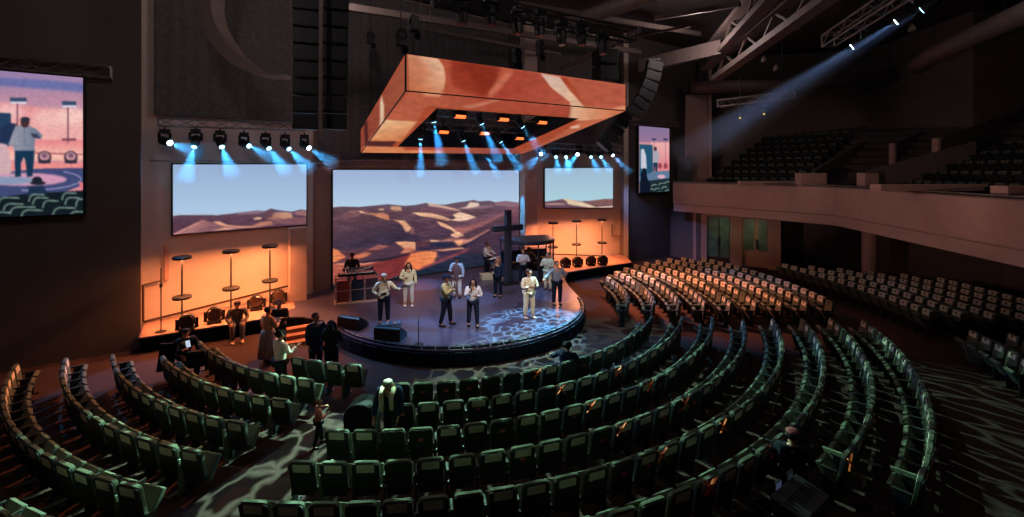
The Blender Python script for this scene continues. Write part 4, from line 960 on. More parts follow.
for k, (a0, a1) in enumerate([(-87.8, -27), (-86.3, -24.6), (-92.2, -22.4), (-93.2, -22.0), (-94.3, -19.6), (-95.7, -18.2), (-51.3, -16.6), (-50.2, -16.4)]):
    add_row('centre', k, Rk(k), a0, a1)
for k, (a0, a1) in enumerate([(-111, -98.5), (-134.6, -103.4), (-131.5, -102.8), (-137.5, -104), (-140.3, -104), (-141.8, -104.6), (-128, -105.6)]):
    add_row('left', k, Rk(k - 1), a0, a1, ends=(False, True))
for k, a1 in enumerate([13, 19.5, 23, 25, 26.5, 27.0, 27.3, 26.8, 24.5]):
    rad = Rk(k - 1); add_row('right', k, rad, -math.degrees(math.asin(1.95 / rad)), a1, .56, (True, False))
for k in range(6):
    add_row('rear', k, 17.9 + .95 * k, -9.8, 15 - 2.2 * k, .56, (True, False))
for k in range(2): add_row('far', k, 17.9 + .95 * k, -24, -16.8, .6, (False, True))
def vis(s):
    px, py = proj((s['x'], s['y'], .9)); return -14 < px < 1036 and py < 524
seats = [s for s in seats if vis(s)]
for s in seats: s['d'] = math.hypot(s['x'], s['y'])
def hides(s): return False
order = sorted(seats, key=lambda s: s['d'])
for s in order[:298]: s['one'] = True
O = ['first', 'second', 'third', 'fourth', 'fifth', 'sixth', 'seventh', 'eighth', 'ninth', 'tenth', 'eleventh', 'twelfth', 'thirteenth', 'fourteenth', 'fifteenth', 'sixteenth', 'seventeenth', 'eighteenth', 'nineteenth', 'twentieth'] + ['twenty-' + q for q in ('first', 'second', 'third', 'fourth', 'fifth', 'sixth', 'seventh', 'eighth', 'ninth')] + ['thirtieth'] + ['thirty-' + q for q in ('first', 'second', 'third', 'fourth', 'fifth', 'sixth', 'seventh', 'eighth')]
used_proto = False
stuffb = MB(); stuff_n = 0
def seat_label(s):
    b_, row = s['block'], O[s['row']]
    if b_ == 'centre': return f"green seat, {O[s['i']]} from the left aisle in the {row} row of the centre block"
    if b_ == 'left': return f"green seat, {O[s['n'] - 1 - s['i']]} from the aisle in the {row} row of the left block"
    if b_ == 'right': return f"seat lit orange, {O[s['i']]} from the aisle in the {row} row of the right block"
    return f"brown lit seat, {O[s['n'] - 1 - s['i']]} from the aisle in the {row} row of the far right block"
def coarse(b, x, y, rz, z=0, mark=True):
    c, s_ = math.cos(rz), math.sin(rz)
    T = lambda p: (x + p[0] * c - p[1] * s_, y + p[0] * s_ + p[1] * c, z + p[2])
    def hexa(q, mi): b.mi = mi; b.add([T(p) for p in q], [(3, 2, 1, 0), (4, 5, 6, 7), (0, 1, 5, 4), (1, 2, 6, 5), (2, 3, 7, 6), (3, 0, 4, 7)])
    hexa([(-.22, 0, .38), (.22, 0, .38), (.22, .09, .38), (-.22, .09, .38), (-.22, .07, .9), (.22, .07, .9), (.22, .16, .9), (-.22, .16, .9)], 0)
    hexa([(-.21, -.13, .4), (.21, -.13, .4), (.21, -.04, .36), (-.21, -.04, .36), (-.21, -.3, .76), (.21, -.3, .76), (.21, -.21, .8), (-.21, -.21, .8)], 0)
    hexa([(-.16, .045, .74), (.16, .045, .74), (.16, .165, .74), (-.16, .165, .74), (-.16, .068, .93), (.16, .068, .93), (.16, .185, .93), (-.16, .185, .93)], 1)
    if mark: hexa([(-.03, .04, .83), (.03, .04, .83), (.03, .07, .83), (-.03, .07, .83), (-.03, .045, .89), (.03, .045, .89), (.03, .08, .89), (-.03, .08, .89)], 2)
    hexa([(.23, -.3, .6), (.28, -.3, .6), (.28, .06, .6), (.23, .06, .6), (.23, -.3, .64), (.28, -.3, .64), (.28, .06, .64), (.23, .06, .64)], 2)
    hexa([(.24, -.15, 0), (.27, -.15, 0), (.27, 0, 0), (.24, 0, 0), (.24, -.15, .6), (.27, -.15, .6), (.27, 0, .6), (.24, 0, .6)], 2)
rs = random.Random(11)
for s in seats:
    rz = R(s['a'] - 90 + rs.uniform(-.6, .6))              # local -Y points at the centre
    if not s.get('one'):
        coarse(stuffb, s['x'], s['y'], rz); stuff_n += 1; continue
    o = copy_tree(seat_proto); o.location = (s['x'], s['y'], 0); o.rotation_euler = (0, 0, rz)
    gname = {'centre': 'green seats of the centre block', 'left': 'green seats of the left block', 'right': 'orange lit seats of the right block', 'far': 'seats of the far right block', 'rear': 'seats of the rear right block'}[s['block']]
    tag(o, seat_label(s), 'seat', gname)
    def put(pr): c = pr.copy(); COL.objects.link(c); c.parent = o; return c
    v = rs.random()
    if s['block'] == 'centre' and s['row'] == 0: cov, red = v < .25, .35 < v < .65
    elif s['block'] == 'centre': cov, red = v < .78, v > .86 or v < .08
    else: cov, red = v < .92, False
    if cov: put(cover0)
    if red: put(tag0)
    if s['block'] in ('right', 'far') or (s['block'] == 'centre' and s['row'] > 5): put(mark0)
    if s['end']:
        e_ = put(end0)
        if s['end'] == 'hi': e_.scale = (-1, 1, 1); e_.location = (0.0, 0, 0)
for o in [seat_proto, *seat_proto.children, cover0, tag0, mark0, end0]: bpy.data.objects.remove(o)
so = stuffb.build('auditorium_seats', ['seat_green', 'seat_cover', 'wood_dark']); tag(so, 'many rows of small distant seats of the right blocks running back under the balcony', 'seats', kind='stuff')
# balcony seats: two banks, shade up there put into darker materials
for lab, seg_, s0, s1, k0, k1 in (('dark bank of seats on the balcony left of its entrance', 0, .12, .79, 0, 9), ('dark bank of seats on the balcony right of its entrance', 1, .1, .75, 1, 10)):
    b = MB(); A, B_, o_ = ((FA, FB, o1), (FB, FC, o2))[seg_]; d = (B_ - A); L = d.length; d.normalize()
    for k in range(k0, k1):
        m = int(L * (s1 - s0) / .56)
        for i in range(m):
            p = A + d * (L * s0 + i * .56) + o_ * (1.55 + .95 * k); coarse(b, p.x, p.y, math.atan2(o_.y, o_.x) - PI / 2, BZ(k))
    tag(b.build('balcony_seats', ['seat_shell', 'seat_green', 'wood_dark']), lab, 'seats', kind='stuff')
# orange ribbons tied between seats
for k, (x, y) in enumerate([(539, 373.5), (560, 387), (588, 403), (615, 423), (652, 446), (698, 474), (684, 467), (644, 382), (615, 369), (675, 397), (698, 412.5), (747.5, 436), (826, 451)]):
    p = G(x, y, .86); rad = math.hypot(p.x - CX, p.y - CY); row = min(range(8), key=lambda q: abs(Rk(q) - rad))
    a = math.atan2(p.y - CY, p.x - CX); r2 = Rk(row) + .2; p = Vector((CX + r2 * math.cos(a), CY + r2 * math.sin(a), .86))
    t = empty('orange_ribbon', p, a - PI / 2, 'bright orange ribbon tied over the ' + ('first row, the only one there', 'second row, left one of two', 'third row, left of three near its middle', 'fourth row, left one of two', 'fifth row, left of three', 'sixth row, largest and lowest of all', 'sixth row just above the lowest one', 'third row, toward its right end', 'second row, right one of two', 'fourth row, right one of two', 'fifth row, middle of three', 'fifth row, right one of three', 'lower end of the seventh row')[k], 'ribbon', 'orange ribbons on the seat rows')
    b = MB(); b.beam((-.12, 0, .08), (.12, .02, -.12), .03, .014); b.beam((.12, 0, .08), (-.1, .03, -.14), .03, .014); b.build('band', 'orange_ribbon', t)
    b = MB(); b.ell((0, 0, -.01), (.035, .03, .03)); b.build('knot', 'orange_ribbon', t)
MK('booth_dark', (44, 50, 68), .5, scale=10)
MK('cross_wood', (34, 36, 48), .6, scale=14, amt=.3)
m_ = mat('clear_plastic', (210, 220, 230), .05); m_.node_tree.nodes['Principled BSDF'].inputs['Transmission Weight'].default_value = 1; m_.node_tree.nodes['Principled BSDF'].inputs['IOR'].default_value = 1.06; M['clear_plastic'] = m_
# ============================================================ people
def skin_mesh(vs, es, rs, root=0, sub=1):
    me = bpy.data.meshes.new('s'); me.from_pydata([tuple(v) for v in vs], es, []); o = bpy.data.objects.new('s', me); COL.objects.link(o)
    o.modifiers.new('k', 'SKIN'); sv = me.skin_vertices[0].data
    for i, r_ in enumerate(rs):
        r_ = r_ if hasattr(r_, '__len__') else (r_, r_); sv[i].radius = r_; sv[i].use_root = (i == root)
    if sub: m = o.modifiers.new('u', 'SUBSURF'); m.levels = sub; m.render_levels = sub
    dg = bpy.context.evaluated_depsgraph_get(); dg.update()
    out = bpy.data.meshes.new_from_object(o.evaluated_get(dg)); bpy.data.objects.remove(o); bpy.data.meshes.remove(me)
    return out
def mesh_to(b, me):
    b.add([v.co.copy() for v in me.vertices], [tuple(p.vertices) for p in me.polygons]); bpy.data.meshes.remove(me)
def put_mesh(name, b, m, parent):
    return b.build(name, m, parent, smooth=True)
cloth = {}
def CM(c):
    k = 'cloth_%d_%d_%d' % c
    if k not in M: M[k] = mat(k, c, .85, scale=25, amt=.12, spec=.15)
    return k
def hand(b, w, d, palm_n, s, curl=.5):
    """w wrist, d direction of the forearm, palm_n palm normal (fingers curl this way)"""
    d = Vector(d).normalized(); nn = Vector(palm_n); nn = (nn - d * nn.dot(d)).normalized(); x = d.cross(nn).normalized()
    w = Vector(w)
    m = Matrix((x, d, nn)).transposed()
    b.ell(w + d * .045 * s, (.04 * s, .055 * s, .018 * s), 8, 6, mtx=m)
    for k in range(4):
        L = (.062, .072, .068, .052)[k] * s; p0 = w + d * .085 * s + x * (-.028 + .019 * k) * s
        a1, a2 = curl * (.5 + .06 * k), curl * (1.5 + .05 * k)
        p1 = p0 + (d * math.cos(a1) + nn * math.sin(a1)) * L * .5; p2 = p1 + (d * math.cos(a2) + nn * math.sin(a2)) * L * .5
        b.tube([p0, p1, p2], [.0095 * s, .0085 * s, .006 * s], 6)
    p0 = w + d * .03 * s - x * .035 * s; p1 = p0 + (-x * .8 + d * .6 + nn * .2).normalized() * .035 * s; p2 = p1 + (-x * .2 + d * .8 + nn * .5).normalized() * .03 * s
    b.tube([p0, p1, p2], [.012 * s, .010 * s, .008 * s], 6)
POSE = {  # right/left wrist and elbow offsets from the shoulder in body units (x outward, y forward, z up)
    'down': ((.03, .0, -.17), (.035, .05, -.32)),
    'mic': ((.03, .07, -.15), (-.07, .17, -.02)),
    'chest': ((.05, .03, -.16), (-.05, .15, -.13)),
    'strum': ((.07, -.03, -.14), (-.02, .14, -.22)),
    'fret': ((.10, .06, -.13), (.16, .20, -.10)),
    'wide': ((.12, .05, -.12), (.20, .17, -.16)),
    'table': ((.04, .08, -.15), (.0, .24, -.19)),
    'phone': ((.02, .06, -.16), (-.03, .20, -.09)),
    'lap': ((.05, .04, -.16), (-.02, .20, -.24)),
    'lean': ((.03, .05, -.16), (.02, .16, -.30)),
    'drum': ((.06, .06, -.14), (.02, .22, -.12)),
}
def person(loc, h, heading, label, shirt, legs, hair=(30, 22, 20), skin='skin_a', hairstyle='short', arms=('down', 'down'), stance='stand', bend=0.0,
           shoes=(30, 28, 30), cat='person', jacket_len=0.0, skirt=None, head_turn=0.0, seat_h=.45, cap=None, stride=0.0, coat=None):
    """heading 0 faces the camera (-Y), positive turns towards +X"""
    t = empty('person', loc, 0, label, cat); t.rotation_euler = (0, 0, R(heading)); t.scale = (1.13, 1.13, 1)
    s = h
    V = lambda x, y, z: Vector((x * s, -y * s, z * s))      # y forward
    sit = stance == 'sit'
    hipz = (seat_h + .07) / s if sit else .52
    # torso axis, leaning forward by bend
    cb, sb = math.cos(R(bend)), math.sin(R(bend))
    def T(x, y, z): dz = z - .52; return V(x, y * cb + dz * sb, hipz + dz * cb - y * sb)
    if sit:
        leg = lambda g: [V(g * .055, 0, hipz), V(g * .075, .25, hipz - .0), V(g * .07, .27, .045)]
    else:
        leg = lambda g: [V(g * .055, 0, hipz), V(g * (.062 + abs(stride) * .15), g * stride * .5 + .012, .285), V(g * (.065 + abs(stride) * .3), g * stride - .01, .045)]
    shz = .80
    SH = lambda g: T(g * .105, 0, shz)
    head_c = T(0, .012 + (.01 if bend else 0), .915)
    # ---- body: one continuous skinned surface with head, arms and legs
    vs = []; es = []; rs = []
    def nv(p, r_, link=None): vs.append(p); rs.append((r_[0] * s, r_[1] * s) if hasattr(r_, '__len__') else r_ * s); i = len(vs) - 1; (es.append((link, i)) if link is not None else None); return i
    pel = nv(T(0, 0, .53), (.075, .06)); wa = nv(T(0, 0, .62), (.07, .05), pel); ch = nv(T(0, 0, .74), (.085, .06), wa); nb = nv(T(0, 0, .815), (.045, .04), ch)
    nk = nv(T(0, .003, .845), .03, nb); h1 = nv(T(0, .014, .885), (.036, .042), nk); h2 = nv(T(0, .01, .925), (.043, .052), h1); h3 = nv(T(0, .004, .963), (.036, .044), h2)
    arm_pts = {}
    for g, pn in ((-1, arms[0]), (1, arms[1])):
        e_, w_ = POSE[pn]; S = SH(g)
        E_ = S + V(g * e_[0], e_[1] * 1, e_[2]) if not bend else S + V(g * e_[0], e_[1], e_[2]); W_ = S + V(g * w_[0], w_[1], w_[2])
        # keep lengths natural
        E_ = S + (E_ - S).normalized() * .17 * s
        d = W_ - E_; W_ = E_ + d.normalized() * .145 * s
        a = nv(S, .034, ch); c = nv(E_, .024, a); e2 = nv(W_, .017, c); arm_pts[g] = (S, E_, W_)
    for g in (-1, 1):
        l = leg(g); a = nv(l[0], .055, pel); c = nv(l[1], .036, a); e2 = nv(l[2], .024, c); nv(l[2] + V(0, .07, -.025), .018, e2)
    b = MB(); mesh_to(b, skin_mesh(vs, es, rs, pel))
    mh = Matrix.Identity(3)
    for g in (-1, 1):
        S, E_, W_ = arm_pts[g]; d = (W_ - E_); pn = Vector((-g * 1.0, -.3, 0)) if d.normalized().z < -.5 else Vector((-g * .5, -.2, -.8) if arms[0 if g < 0 else 1] in ('table', 'lap', 'lean', 'drum', 'phone') else (-g * .2, .9, .1))
        hand(b, W_, d, pn, s / 1.75, .9 if arms[0 if g < 0 else 1] in ('mic', 'strum', 'fret', 'phone', 'drum') else .4)
        b.ell(head_c + V(g * .044, -.002, .0), (.008 * s, .014 * s, .02 * s), 6, 5)         # ears
    b.ell(head_c + V(0, .056, -.003), (.009 * s, .014 * s, .016 * s), 6, 5)                  # nose
    b.ell(head_c + V(0, .036, -.045), (.02 * s, .018 * s, .014 * s), 8, 5)                  # chin
    body = put_mesh('body', b, skin, t)
    b = MB()
    for g in (-1, 1): b.ell(head_c + V(g * .018, .049, .010), (.006 * s, .004 * s, .004 * s), 6, 4)
    b.build('eyes', 'black', body)
    b = MB(); b.ell(head_c + V(0, .05, -.026), (.013 * s, .005 * s, .004 * s), 6, 4); b.build('mouth', 'lips', body)
    # ---- top
    vs.clear(); es.clear(); rs.clear(); low = .50 - jacket_len
    p0 = nv(T(0, 0, low), (.098 + jacket_len * .12, .074 + jacket_len * .1)); p1 = nv(T(0, 0, .62), (.092, .068), p0); p2 = nv(T(0, -.004, .74), (.104, .075), p1); p3 = nv(T(0, 0, .815), (.05, .045), p2)
    for g in (-1, 1):
        S, E_, W_ = arm_pts[g]; a = nv(S + V(0, 0, -.005), .046, p2); c = nv(E_, .036, a); nv(E_.lerp(W_, .93), .026, c)
    b = MB(); mesh_to(b, skin_mesh(vs, es, rs, 1)); put_mesh('shirt', b, CM(shirt), t)
    if coat:
        b = MB(); b.tube([T(0, -.004, .80), T(0, -.006, .72), T(0, -.008, .6), T(0, -.01, .46)], [.07 * s, .112 * s, .108 * s, .118 * s], 14, cap=False); put_mesh('vest', b, CM(coat), t)
    # ---- legs
    if skirt:
        b = MB(); k0 = [V(0, 0, hipz + .07), V(0, 0, hipz), V(0, 0, hipz - .15), V(0, .0, .12)]
        b.tube(k0, [.082 * s, .108 * s, .125 * s, .145 * s], 18); put_mesh('skirt', b, skirt if isinstance(skirt, str) else CM(skirt), t)
    else:
        vs.clear(); es.clear(); rs.clear()
        p0 = nv(V(0, 0, hipz + .03), (.086, .066))
        for g in (-1, 1):
            l = leg(g); a = nv(l[0] + V(0, 0, -.01), .064, p0); c = nv(l[1], .047, a); nv(l[2] + V(0, 0, .004), .037, c)
        b = MB(); mesh_to(b, skin_mesh(vs, es, rs, 0)); put_mesh('trousers', b, CM(legs), t)
    for g in (-1, 1):
        a = leg(g)[2]; b = MB(); b.ell(Vector((a.x, a.y - .035 * s, a.z - .024 * s)), (.03 * s, .075 * s, .021 * s), 10, 6); put_mesh('shoe', b, CM(shoes), t)
    # ---- hair
    b = MB(); hc = head_c + V(0, -.02, .016)
    if hairstyle != 'bald':
        b.ell(hc, (.051 * s, .052 * s, .052 * s), 12, 8)
        if hairstyle == 'curly':
            rr_ = random.Random(3)
            for q in range(26):
                a, z_ = rr_.uniform(0, 2 * PI), rr_.uniform(-.6, 1); r_ = math.sqrt(1 - z_ * z_ * .9)
                v = V(.055 * r_ * math.cos(a), -.016 + .05 * r_ * math.sin(a), .05 * z_ + .012)
                if -v.y > .022 * s and v.z < .03 * s: continue
                b.ell(head_c + v, (.02 * s,) * 3, 6, 5)
        if hairstyle == 'long':
            b.tube([T(0, -.03, .945), T(0, -.045, .88), T(0, -.05, .80), T(0, -.05, .74)], [.045 * s, .056 * s, .058 * s, .03 * s], 12)
            for g in (-1, 1): b.tube([head_c + V(g * .046, .005, .02), head_c + V(g * .056, .008, -.05), head_c + V(g * .06, .015, -.12)], [.016 * s, .022 * s, .014 * s], 8)
        if hairstyle == 'bun': b.ell(head_c + V(0, -.065, .04), (.025 * s,) * 3, 8, 6)
        put_mesh('hair', b, CM(hair), t)
    if cap:
        b = MB(); b.ell(head_c + V(0, -.006, .042), (.052 * s, .06 * s, .03 * s), 12, 7)
        if cap[0] == 'brim': b.ell(head_c + V(0, .06, .032), (.036 * s, .034 * s, .005 * s), 12, 5)
        put_mesh('hat', b, CM(cap[1]), t)
    return t, arm_pts, s
MK('lips', (130, 62, 56), .5)
MK('patterned_skirt', (120, 100, 96), .8, scale=22, amt=.75)
def wpos(t, p): return Matrix.Translation(t.location) @ Matrix.Rotation(t.rotation_euler.z, 4, 'Z') @ Vector((p[0] * t.scale.x, p[1] * t.scale.y, p[2]))
def mic_at(t, arm, s, lab):
    S, E_, W_ = arm; d = (W_ - E_).normalized(); p = wpos(t, W_ + d * .09 * s / 1.75 + Vector((0, -.02, .01)))
    o = empty('microphone', p, t.rotation_euler.z, lab, 'microphone')
    b = MB(); b.tube([(0, -.0, -.11), (0, .02, .06)], [.012, .02], 8); b.build('handle', 'black', o)
    b = MB(); b.ell((0, .025, .085), (.028, .028, .03), 8, 6); b.build('grille', 'steel', o)
def Gs(x, y): return G(x, y, SZ)
# ---- on the stage
t, a, s = person(Gs(384, 323.5), 1.78, 22, 'man in a cream shirt and dark trousers playing a guitar near the stage wedges', (206, 190, 160), (22, 26, 42), hair=(190, 160, 140), hairstyle='bald', arms=('strum', 'fret'), cap=('round', (205, 190, 175)))
gt = empty('electric_guitar', wpos(t, (0.0, -.22, 1.12)), R(22), 'pale guitar held by the man in the cream shirt', 'guitar')
b = MB()
pts = [(-.22, 0, -.02), (-.20, 0, .12), (-.1, 0, .13), (0, 0, .085), (.09, 0, .12), (.16, 0, .09), (.12, 0, .03), (.16, 0, -.05), (.07, 0, -.11), (-.02, 0, -.09), (-.12, 0, -.15), (-.2, 0, -.13)]
m = Matrix.Rotation(R(-14), 3, 'Y')
b.slab([m @ Vector(p) for p in pts], (0, .05, 0)); b.build('guitar_body', CM((232, 220, 196)), gt, bevel=.012)
b = MB(); b.beam(m @ Vector((.1, .015, .01)), m @ Vector((.62, .015, .01)), .05, .03); b.build('guitar_neck', 'wood_dark', gt)
b = MB(); b.box(m @ Vector((.69, .015, .015)), (.17, .02, .08), mtx=m); b.build('headstock', 'wood_dark', gt)
b = MB(); b.box(m @ Vector((-.04, -.01, -.01)), (.2, .012, .09), mtx=m); b.build('pickguard', 'black', gt)
b = MB(); b.tube([(-.2, .0, .06), (-.2, .12, .3), (-.08, .2, .46), (.08, .08, .35), (.12, 0, .1)], .016, 6); b.build('strap', 'black', gt)
t, a, s = person(Gs(408.5, 306), 1.76, 12, 'long haired woman in a pale floral jacket and white wide trousers singing behind the guitarist', (206, 196, 152), (206, 200, 190), hair=(66, 38, 30), hairstyle='long', arms=('chest', 'down'), jacket_len=.05, shoes=(225, 220, 215), stride=.02)
t, a, s = person(Gs(446, 325.5), 1.80, 75, 'man in a tan shirt and dark cap seen from the side in mid stage', (190, 166, 112), (18, 22, 36), hair=(20, 22, 36), skin='skin_b', arms=('mic', 'chest'), stride=.06, jacket_len=.02, cap=('brim', (24, 32, 62)))
mic_at(t, a[-1], s, 'microphone held up by the man in the tan shirt')
t, a, s = person(Gs(457, 297.5), 1.76, -10, 'person in a brown vest and white trousers standing at the rear of the stage', (150, 160, 180), (214, 208, 206), hair=(22, 30, 44), skin='skin_b', arms=('chest', 'down'), coat=(92, 62, 60), shoes=(30, 34, 48), cap=('round', (22, 34, 50)))
t, a, s = person(Gs(473, 326.5), 1.68, 5, 'dark haired woman in a white blouse and navy trousers at centre stage', (214, 208, 206), (34, 42, 62), hair=(30, 20, 26), hairstyle='long', arms=('mic', 'chest'), stride=.05)
mic_at(t, a[-1], s, 'microphone held by the woman in the white blouse')
t, a, s = person(Gs(529, 318), 1.80, 28, 'woman in an all cream outfit with brown hair standing nearest the stage lip', (236, 214, 180), (232, 214, 178), hair=(84, 48, 44), hairstyle='curly', arms=('chest', 'chest'), jacket_len=.02, shoes=(214, 190, 170), stride=.02)
mic_at(t, a[1], s, 'microphone held by the woman in the all cream outfit')
t, a, s = person(Gs(557, 305), 1.80, 12, 'man in a grey shirt and dark jeans with one arm out at stage right', (122, 120, 130), (22, 24, 38), hair=(80, 50, 44), arms=('wide', 'chest'), jacket_len=.02)
t, a, s = person(Gs(548, 290), 1.72, -30, 'person in cream clothes partly hidden behind the man in the grey shirt', (206, 170, 130), (206, 188, 152), hair=(40, 28, 30), arms=('chest', 'chest'))
t, a, s = person(Gs(498, 297), 1.74, -25, 'person in a dark navy jacket and trousers singing below the cross', (24, 36, 56), (16, 26, 42), hair=(120, 74, 62), hairstyle='long', arms=('mic', 'down'), jacket_len=.06)
mic_at(t, a[-1], s, 'microphone held by the person in the dark navy jacket')
t, a, s = person(Gs(487, 275), 1.74, 62, 'man in a white shirt playing keys left of the cross', (206, 200, 196), (20, 26, 42), hair=(120, 70, 56), arms=('table', 'table'))
# keys beside him
def keyboard(p, rz, w, label, m='black', scrawl=False, h=.92):
    t = empty('keyboard', p, rz, label, 'keyboard'); b = MB()
    b.box((0, 0, h), (w, .32, .1)); b.build('case', m, t, bevel=.015)
    b = MB(); b.box((0, -.06, h + .055), (w * .92, .15, .015)); b.build('keys', CM((225, 222, 215)), t)
    b = MB()
    for sg in (-1, 1):
        b.beam((sg * w * .36, -.15, 0), (sg * w * .3, .15, h - .05), .035); b.beam((sg * w * .36, .15, 0), (sg * w * .3, -.15, h - .05), .035)
    b.build('stand', 'dark_metal', t)
    return t
keyboard(Gs(494, 277), R(62), 1.1, 'slim dark keyboard in front of the man in the white shirt')
b = MB(); b.box((0, 0, .14), (.75, .45, .28)); o = b.build('stage_riser_box', CM((188, 178, 150)), loc=Gs(488, 279), bevel=.02); o.rotation_euler.z = R(20); tag(o, 'low pale box on the floor by the white shirted keys player', 'box')
# keyboard rig at the left
kp = Gs(357, 301)
t, a, s = person(Gs(352, 291), 1.72, 20, 'person in dark clothes behind the large keyboard rig at the left of the stage', (24, 26, 38), (18, 22, 34), hair=(20, 20, 28), arms=('table', 'table'), cap=('brim', (20, 28, 44)), skin='skin_b')
rig = empty('keyboard_rig', kp, R(24), 'large keyboard rig with a white scrawl on its back at the left of the stage', 'keyboard')
b = MB()
for x in (-.82, -.28, .28, .82):
    for y in (-.3, .3): b.beam((x, y, 0), (x, y, 1.05), .035)
for z in (.04, .55, 1.04):
    for y in (-.3, .3): b.beam((-.84, y, z), (.84, y, z), .035)
    for x in (-.82, .82): b.beam((x, -.3, z), (x, .3, z), .035)
b.build('frame', CM((150, 130, 130)), rig)
b = MB(); b.box((0, 0, .03), (1.75, .7, .05)); b.build('base_board', CM((186, 160, 150)), rig)
for x0, c in ((-.55, (128, 62, 60)), (0, (40, 48, 66)), (.55, (62, 50, 62))):
    b = MB(); b.box((x0, -.28, .52), (.48, .02, .85)); b.build('front_panel', CM(c), rig)
b = MB(); b.box((0, .02, 1.12), (1.45, .36, .1)); b.build('lower_keyboard', 'black', rig, bevel=.01)
b = MB(); b.box((.05, .12, 1.3), (1.2, .3, .09)); b.build('upper_keyboard', 'black', rig, bevel=.01)
b = MB(); b.box((0, -.03, 1.18), (1.3, .12, .02)); b.build('keys', CM((220, 216, 212)), rig)
b = MB()
pts = [(-.46, -.24, 1.27), (-.43, -.24, 1.42), (-.36, -.24, 1.5), (-.35, -.24, 1.34), (-.30, -.24, 1.22), (-.26, -.24, 1.3), (-.2, -.24, 1.36), (-.17, -.24, 1.26), (-.12, -.24, 1.34), (-.06, -.24, 1.27), (-.02, -.24, 1.35), (.04, -.24, 1.29), (.1, -.24, 1.36), (.16, -.24, 1.3), (.26, -.24, 1.37), (.4, -.24, 1.38), (.55, -.24, 1.42)]
b.tube(pts, .022, 6); b.beam((-.5, -.22, 1.2), (.6, -.22, 1.2), .02); b.build('white_scrawl', CM((240, 236, 240)), rig)
b = MB(); b.tube([(.62, .1, 0), (.66, .1, 1.35), (.8, .0, 1.45)], .014, 6); b.build('boom_arm', 'steel', rig)
# wedges, pedal board, stand
def wedge(px, py, rz, label):
    t = empty('stage_monitor', Gs(px, py), rz, label, 'loudspeaker', 'wedge monitors at the stage lip'); b = MB()
    b.slab([(-.45, -.26, 0), (-.45, .28, 0), (-.45, .26, .14), (-.45, -.2, .42), (-.45, -.26, .38)], (.9, 0, 0)); b.build('cabinet', 'black', t, bevel=.015)
    b = MB(); b.slab([(-.4, .235, .16), (-.4, -.17, .412), (.4, -.17, .412), (.4, .235, .16)], (0, .02, .025)); b.build('grille', 'grille', t)
wedge(353, 327, R(-20), 'black wedge monitor at the left end of the stage lip')
wedge(390.5, 338, R(-12), 'black wedge monitor at the feet of the guitarist')
b = MB(); b.box((0, 0, .03), (.7, .34, .06)); o = b.build('pedal_board', CM((60, 84, 112)), loc=Gs(391, 324.5), bevel=.01); o.rotation_euler.z = R(10); tag(o, 'bluish pedal board on the floor beside the guitarist feet', 'pedal board')
for i in range(5):
    b = MB(); b.box((-.26 + .13 * i, 0, .045), (.09, .14, .05)); b.build('pedal', CM(((90, 130, 160), (150, 160, 170), (60, 80, 120), (170, 150, 130), (110, 140, 170))[i]), o, bevel=.008)
t = empty('microphone_stand', Gs(418.5, 345), 0, 'empty straight microphone stand standing alone on the stage lip', 'stand')
b = MB(); b.cyl((0, 0, 0), (0, 0, .03), .15, n=14); b.build('base', 'black', t); b = MB(); b.tube([(0, 0, 0), (0, 0, .78)], .015, 6); b.build('pole', 'dark_metal', t); b = MB(); b.ell((0, 0, .8), (.03, .03, .04), 8, 6); b.build('clip', 'steel', t)
# cross
cx_ = Gs(508, 283); t = empty('wooden_cross', cx_, R(32), 'tall dark cross standing by the right end of the large dune screen', 'cross')
Yc = cx_.y; zt = P(508, 210, Yc).z - SZ; zb = P(508, 228, Yc).z - SZ
b = MB(); b.box((0, 0, zt / 2), (.26, .26, zt)); b.build('upright', 'cross_wood', t, bevel=.012)
b = MB(); b.box((-.02, 0, zb), (1.62, .25, .27)); b.build('crossbar', 'cross_wood', t, bevel=.012)
b = MB(); b.box((0, 0, .04), (.9, .9, .08)); b.build('base', 'black', t, bevel=.01)

# drum booth
bp = Gs(529, 283); Yb = bp.y + 1.0; booth = empty('drum_booth', (bp.x, Yb, SZ), R(20), 'dark drum booth with a curved flat roof right of the cross', 'drum booth')
zr = P(529, 240, Yb).z - SZ
def arcp(r, a0, a1, k): return [(r * math.cos(R(a0 + (a1 - a0) * i / k)), r * math.sin(R(a0 + (a1 - a0) * i / k))) for i in range(k + 1)]
ro = arcp(1.32, 180, 360, 16) + [(1.32, .75), (-1.32, .75)]
b = MB(); b.prism(ro, zr, zr + .12); b.build('roof', 'booth_dark', booth, bevel=.01)
b = MB(); b.prism(ro, zr - .06, zr); b.build('roof_lining', 'black', booth)
for x, y in [(-1.25, .6), (1.25, .6)] + [q for q in arcp(1.26, 200, 340, 4)]:
    b = MB(); b.beam((x, y, 0), (x, y, zr), .05); b.build('post', 'booth_dark', booth)
for i in range(4):
    a0, a1 = arcp(1.26, 200, 340, 4)[i], arcp(1.26, 200, 340, 4)[i + 1]
    b = MB(); b.slab([(a0[0], a0[1], .05), (a1[0], a1[1], .05), (a1[0], a1[1], .62), (a0[0], a0[1], .62)], (0, .02, 0)); b.build('lower_panel', 'booth_dark', booth)
    b = MB(); b.slab([(a0[0], a0[1], .64), (a1[0], a1[1], .64), (a1[0], a1[1], 1.75), (a0[0], a0[1], 1.75)], (0, .012, 0)); b.build('clear_panel', 'clear_plastic', booth)
b = MB(); b.slab([(-1.25, .66, 0), (1.25, .66, 0), (1.25, .66, 1.3), (-1.25, .66, 1.3)], (0, .05, 0)); b.build('rear_panel', 'booth_dark', booth)


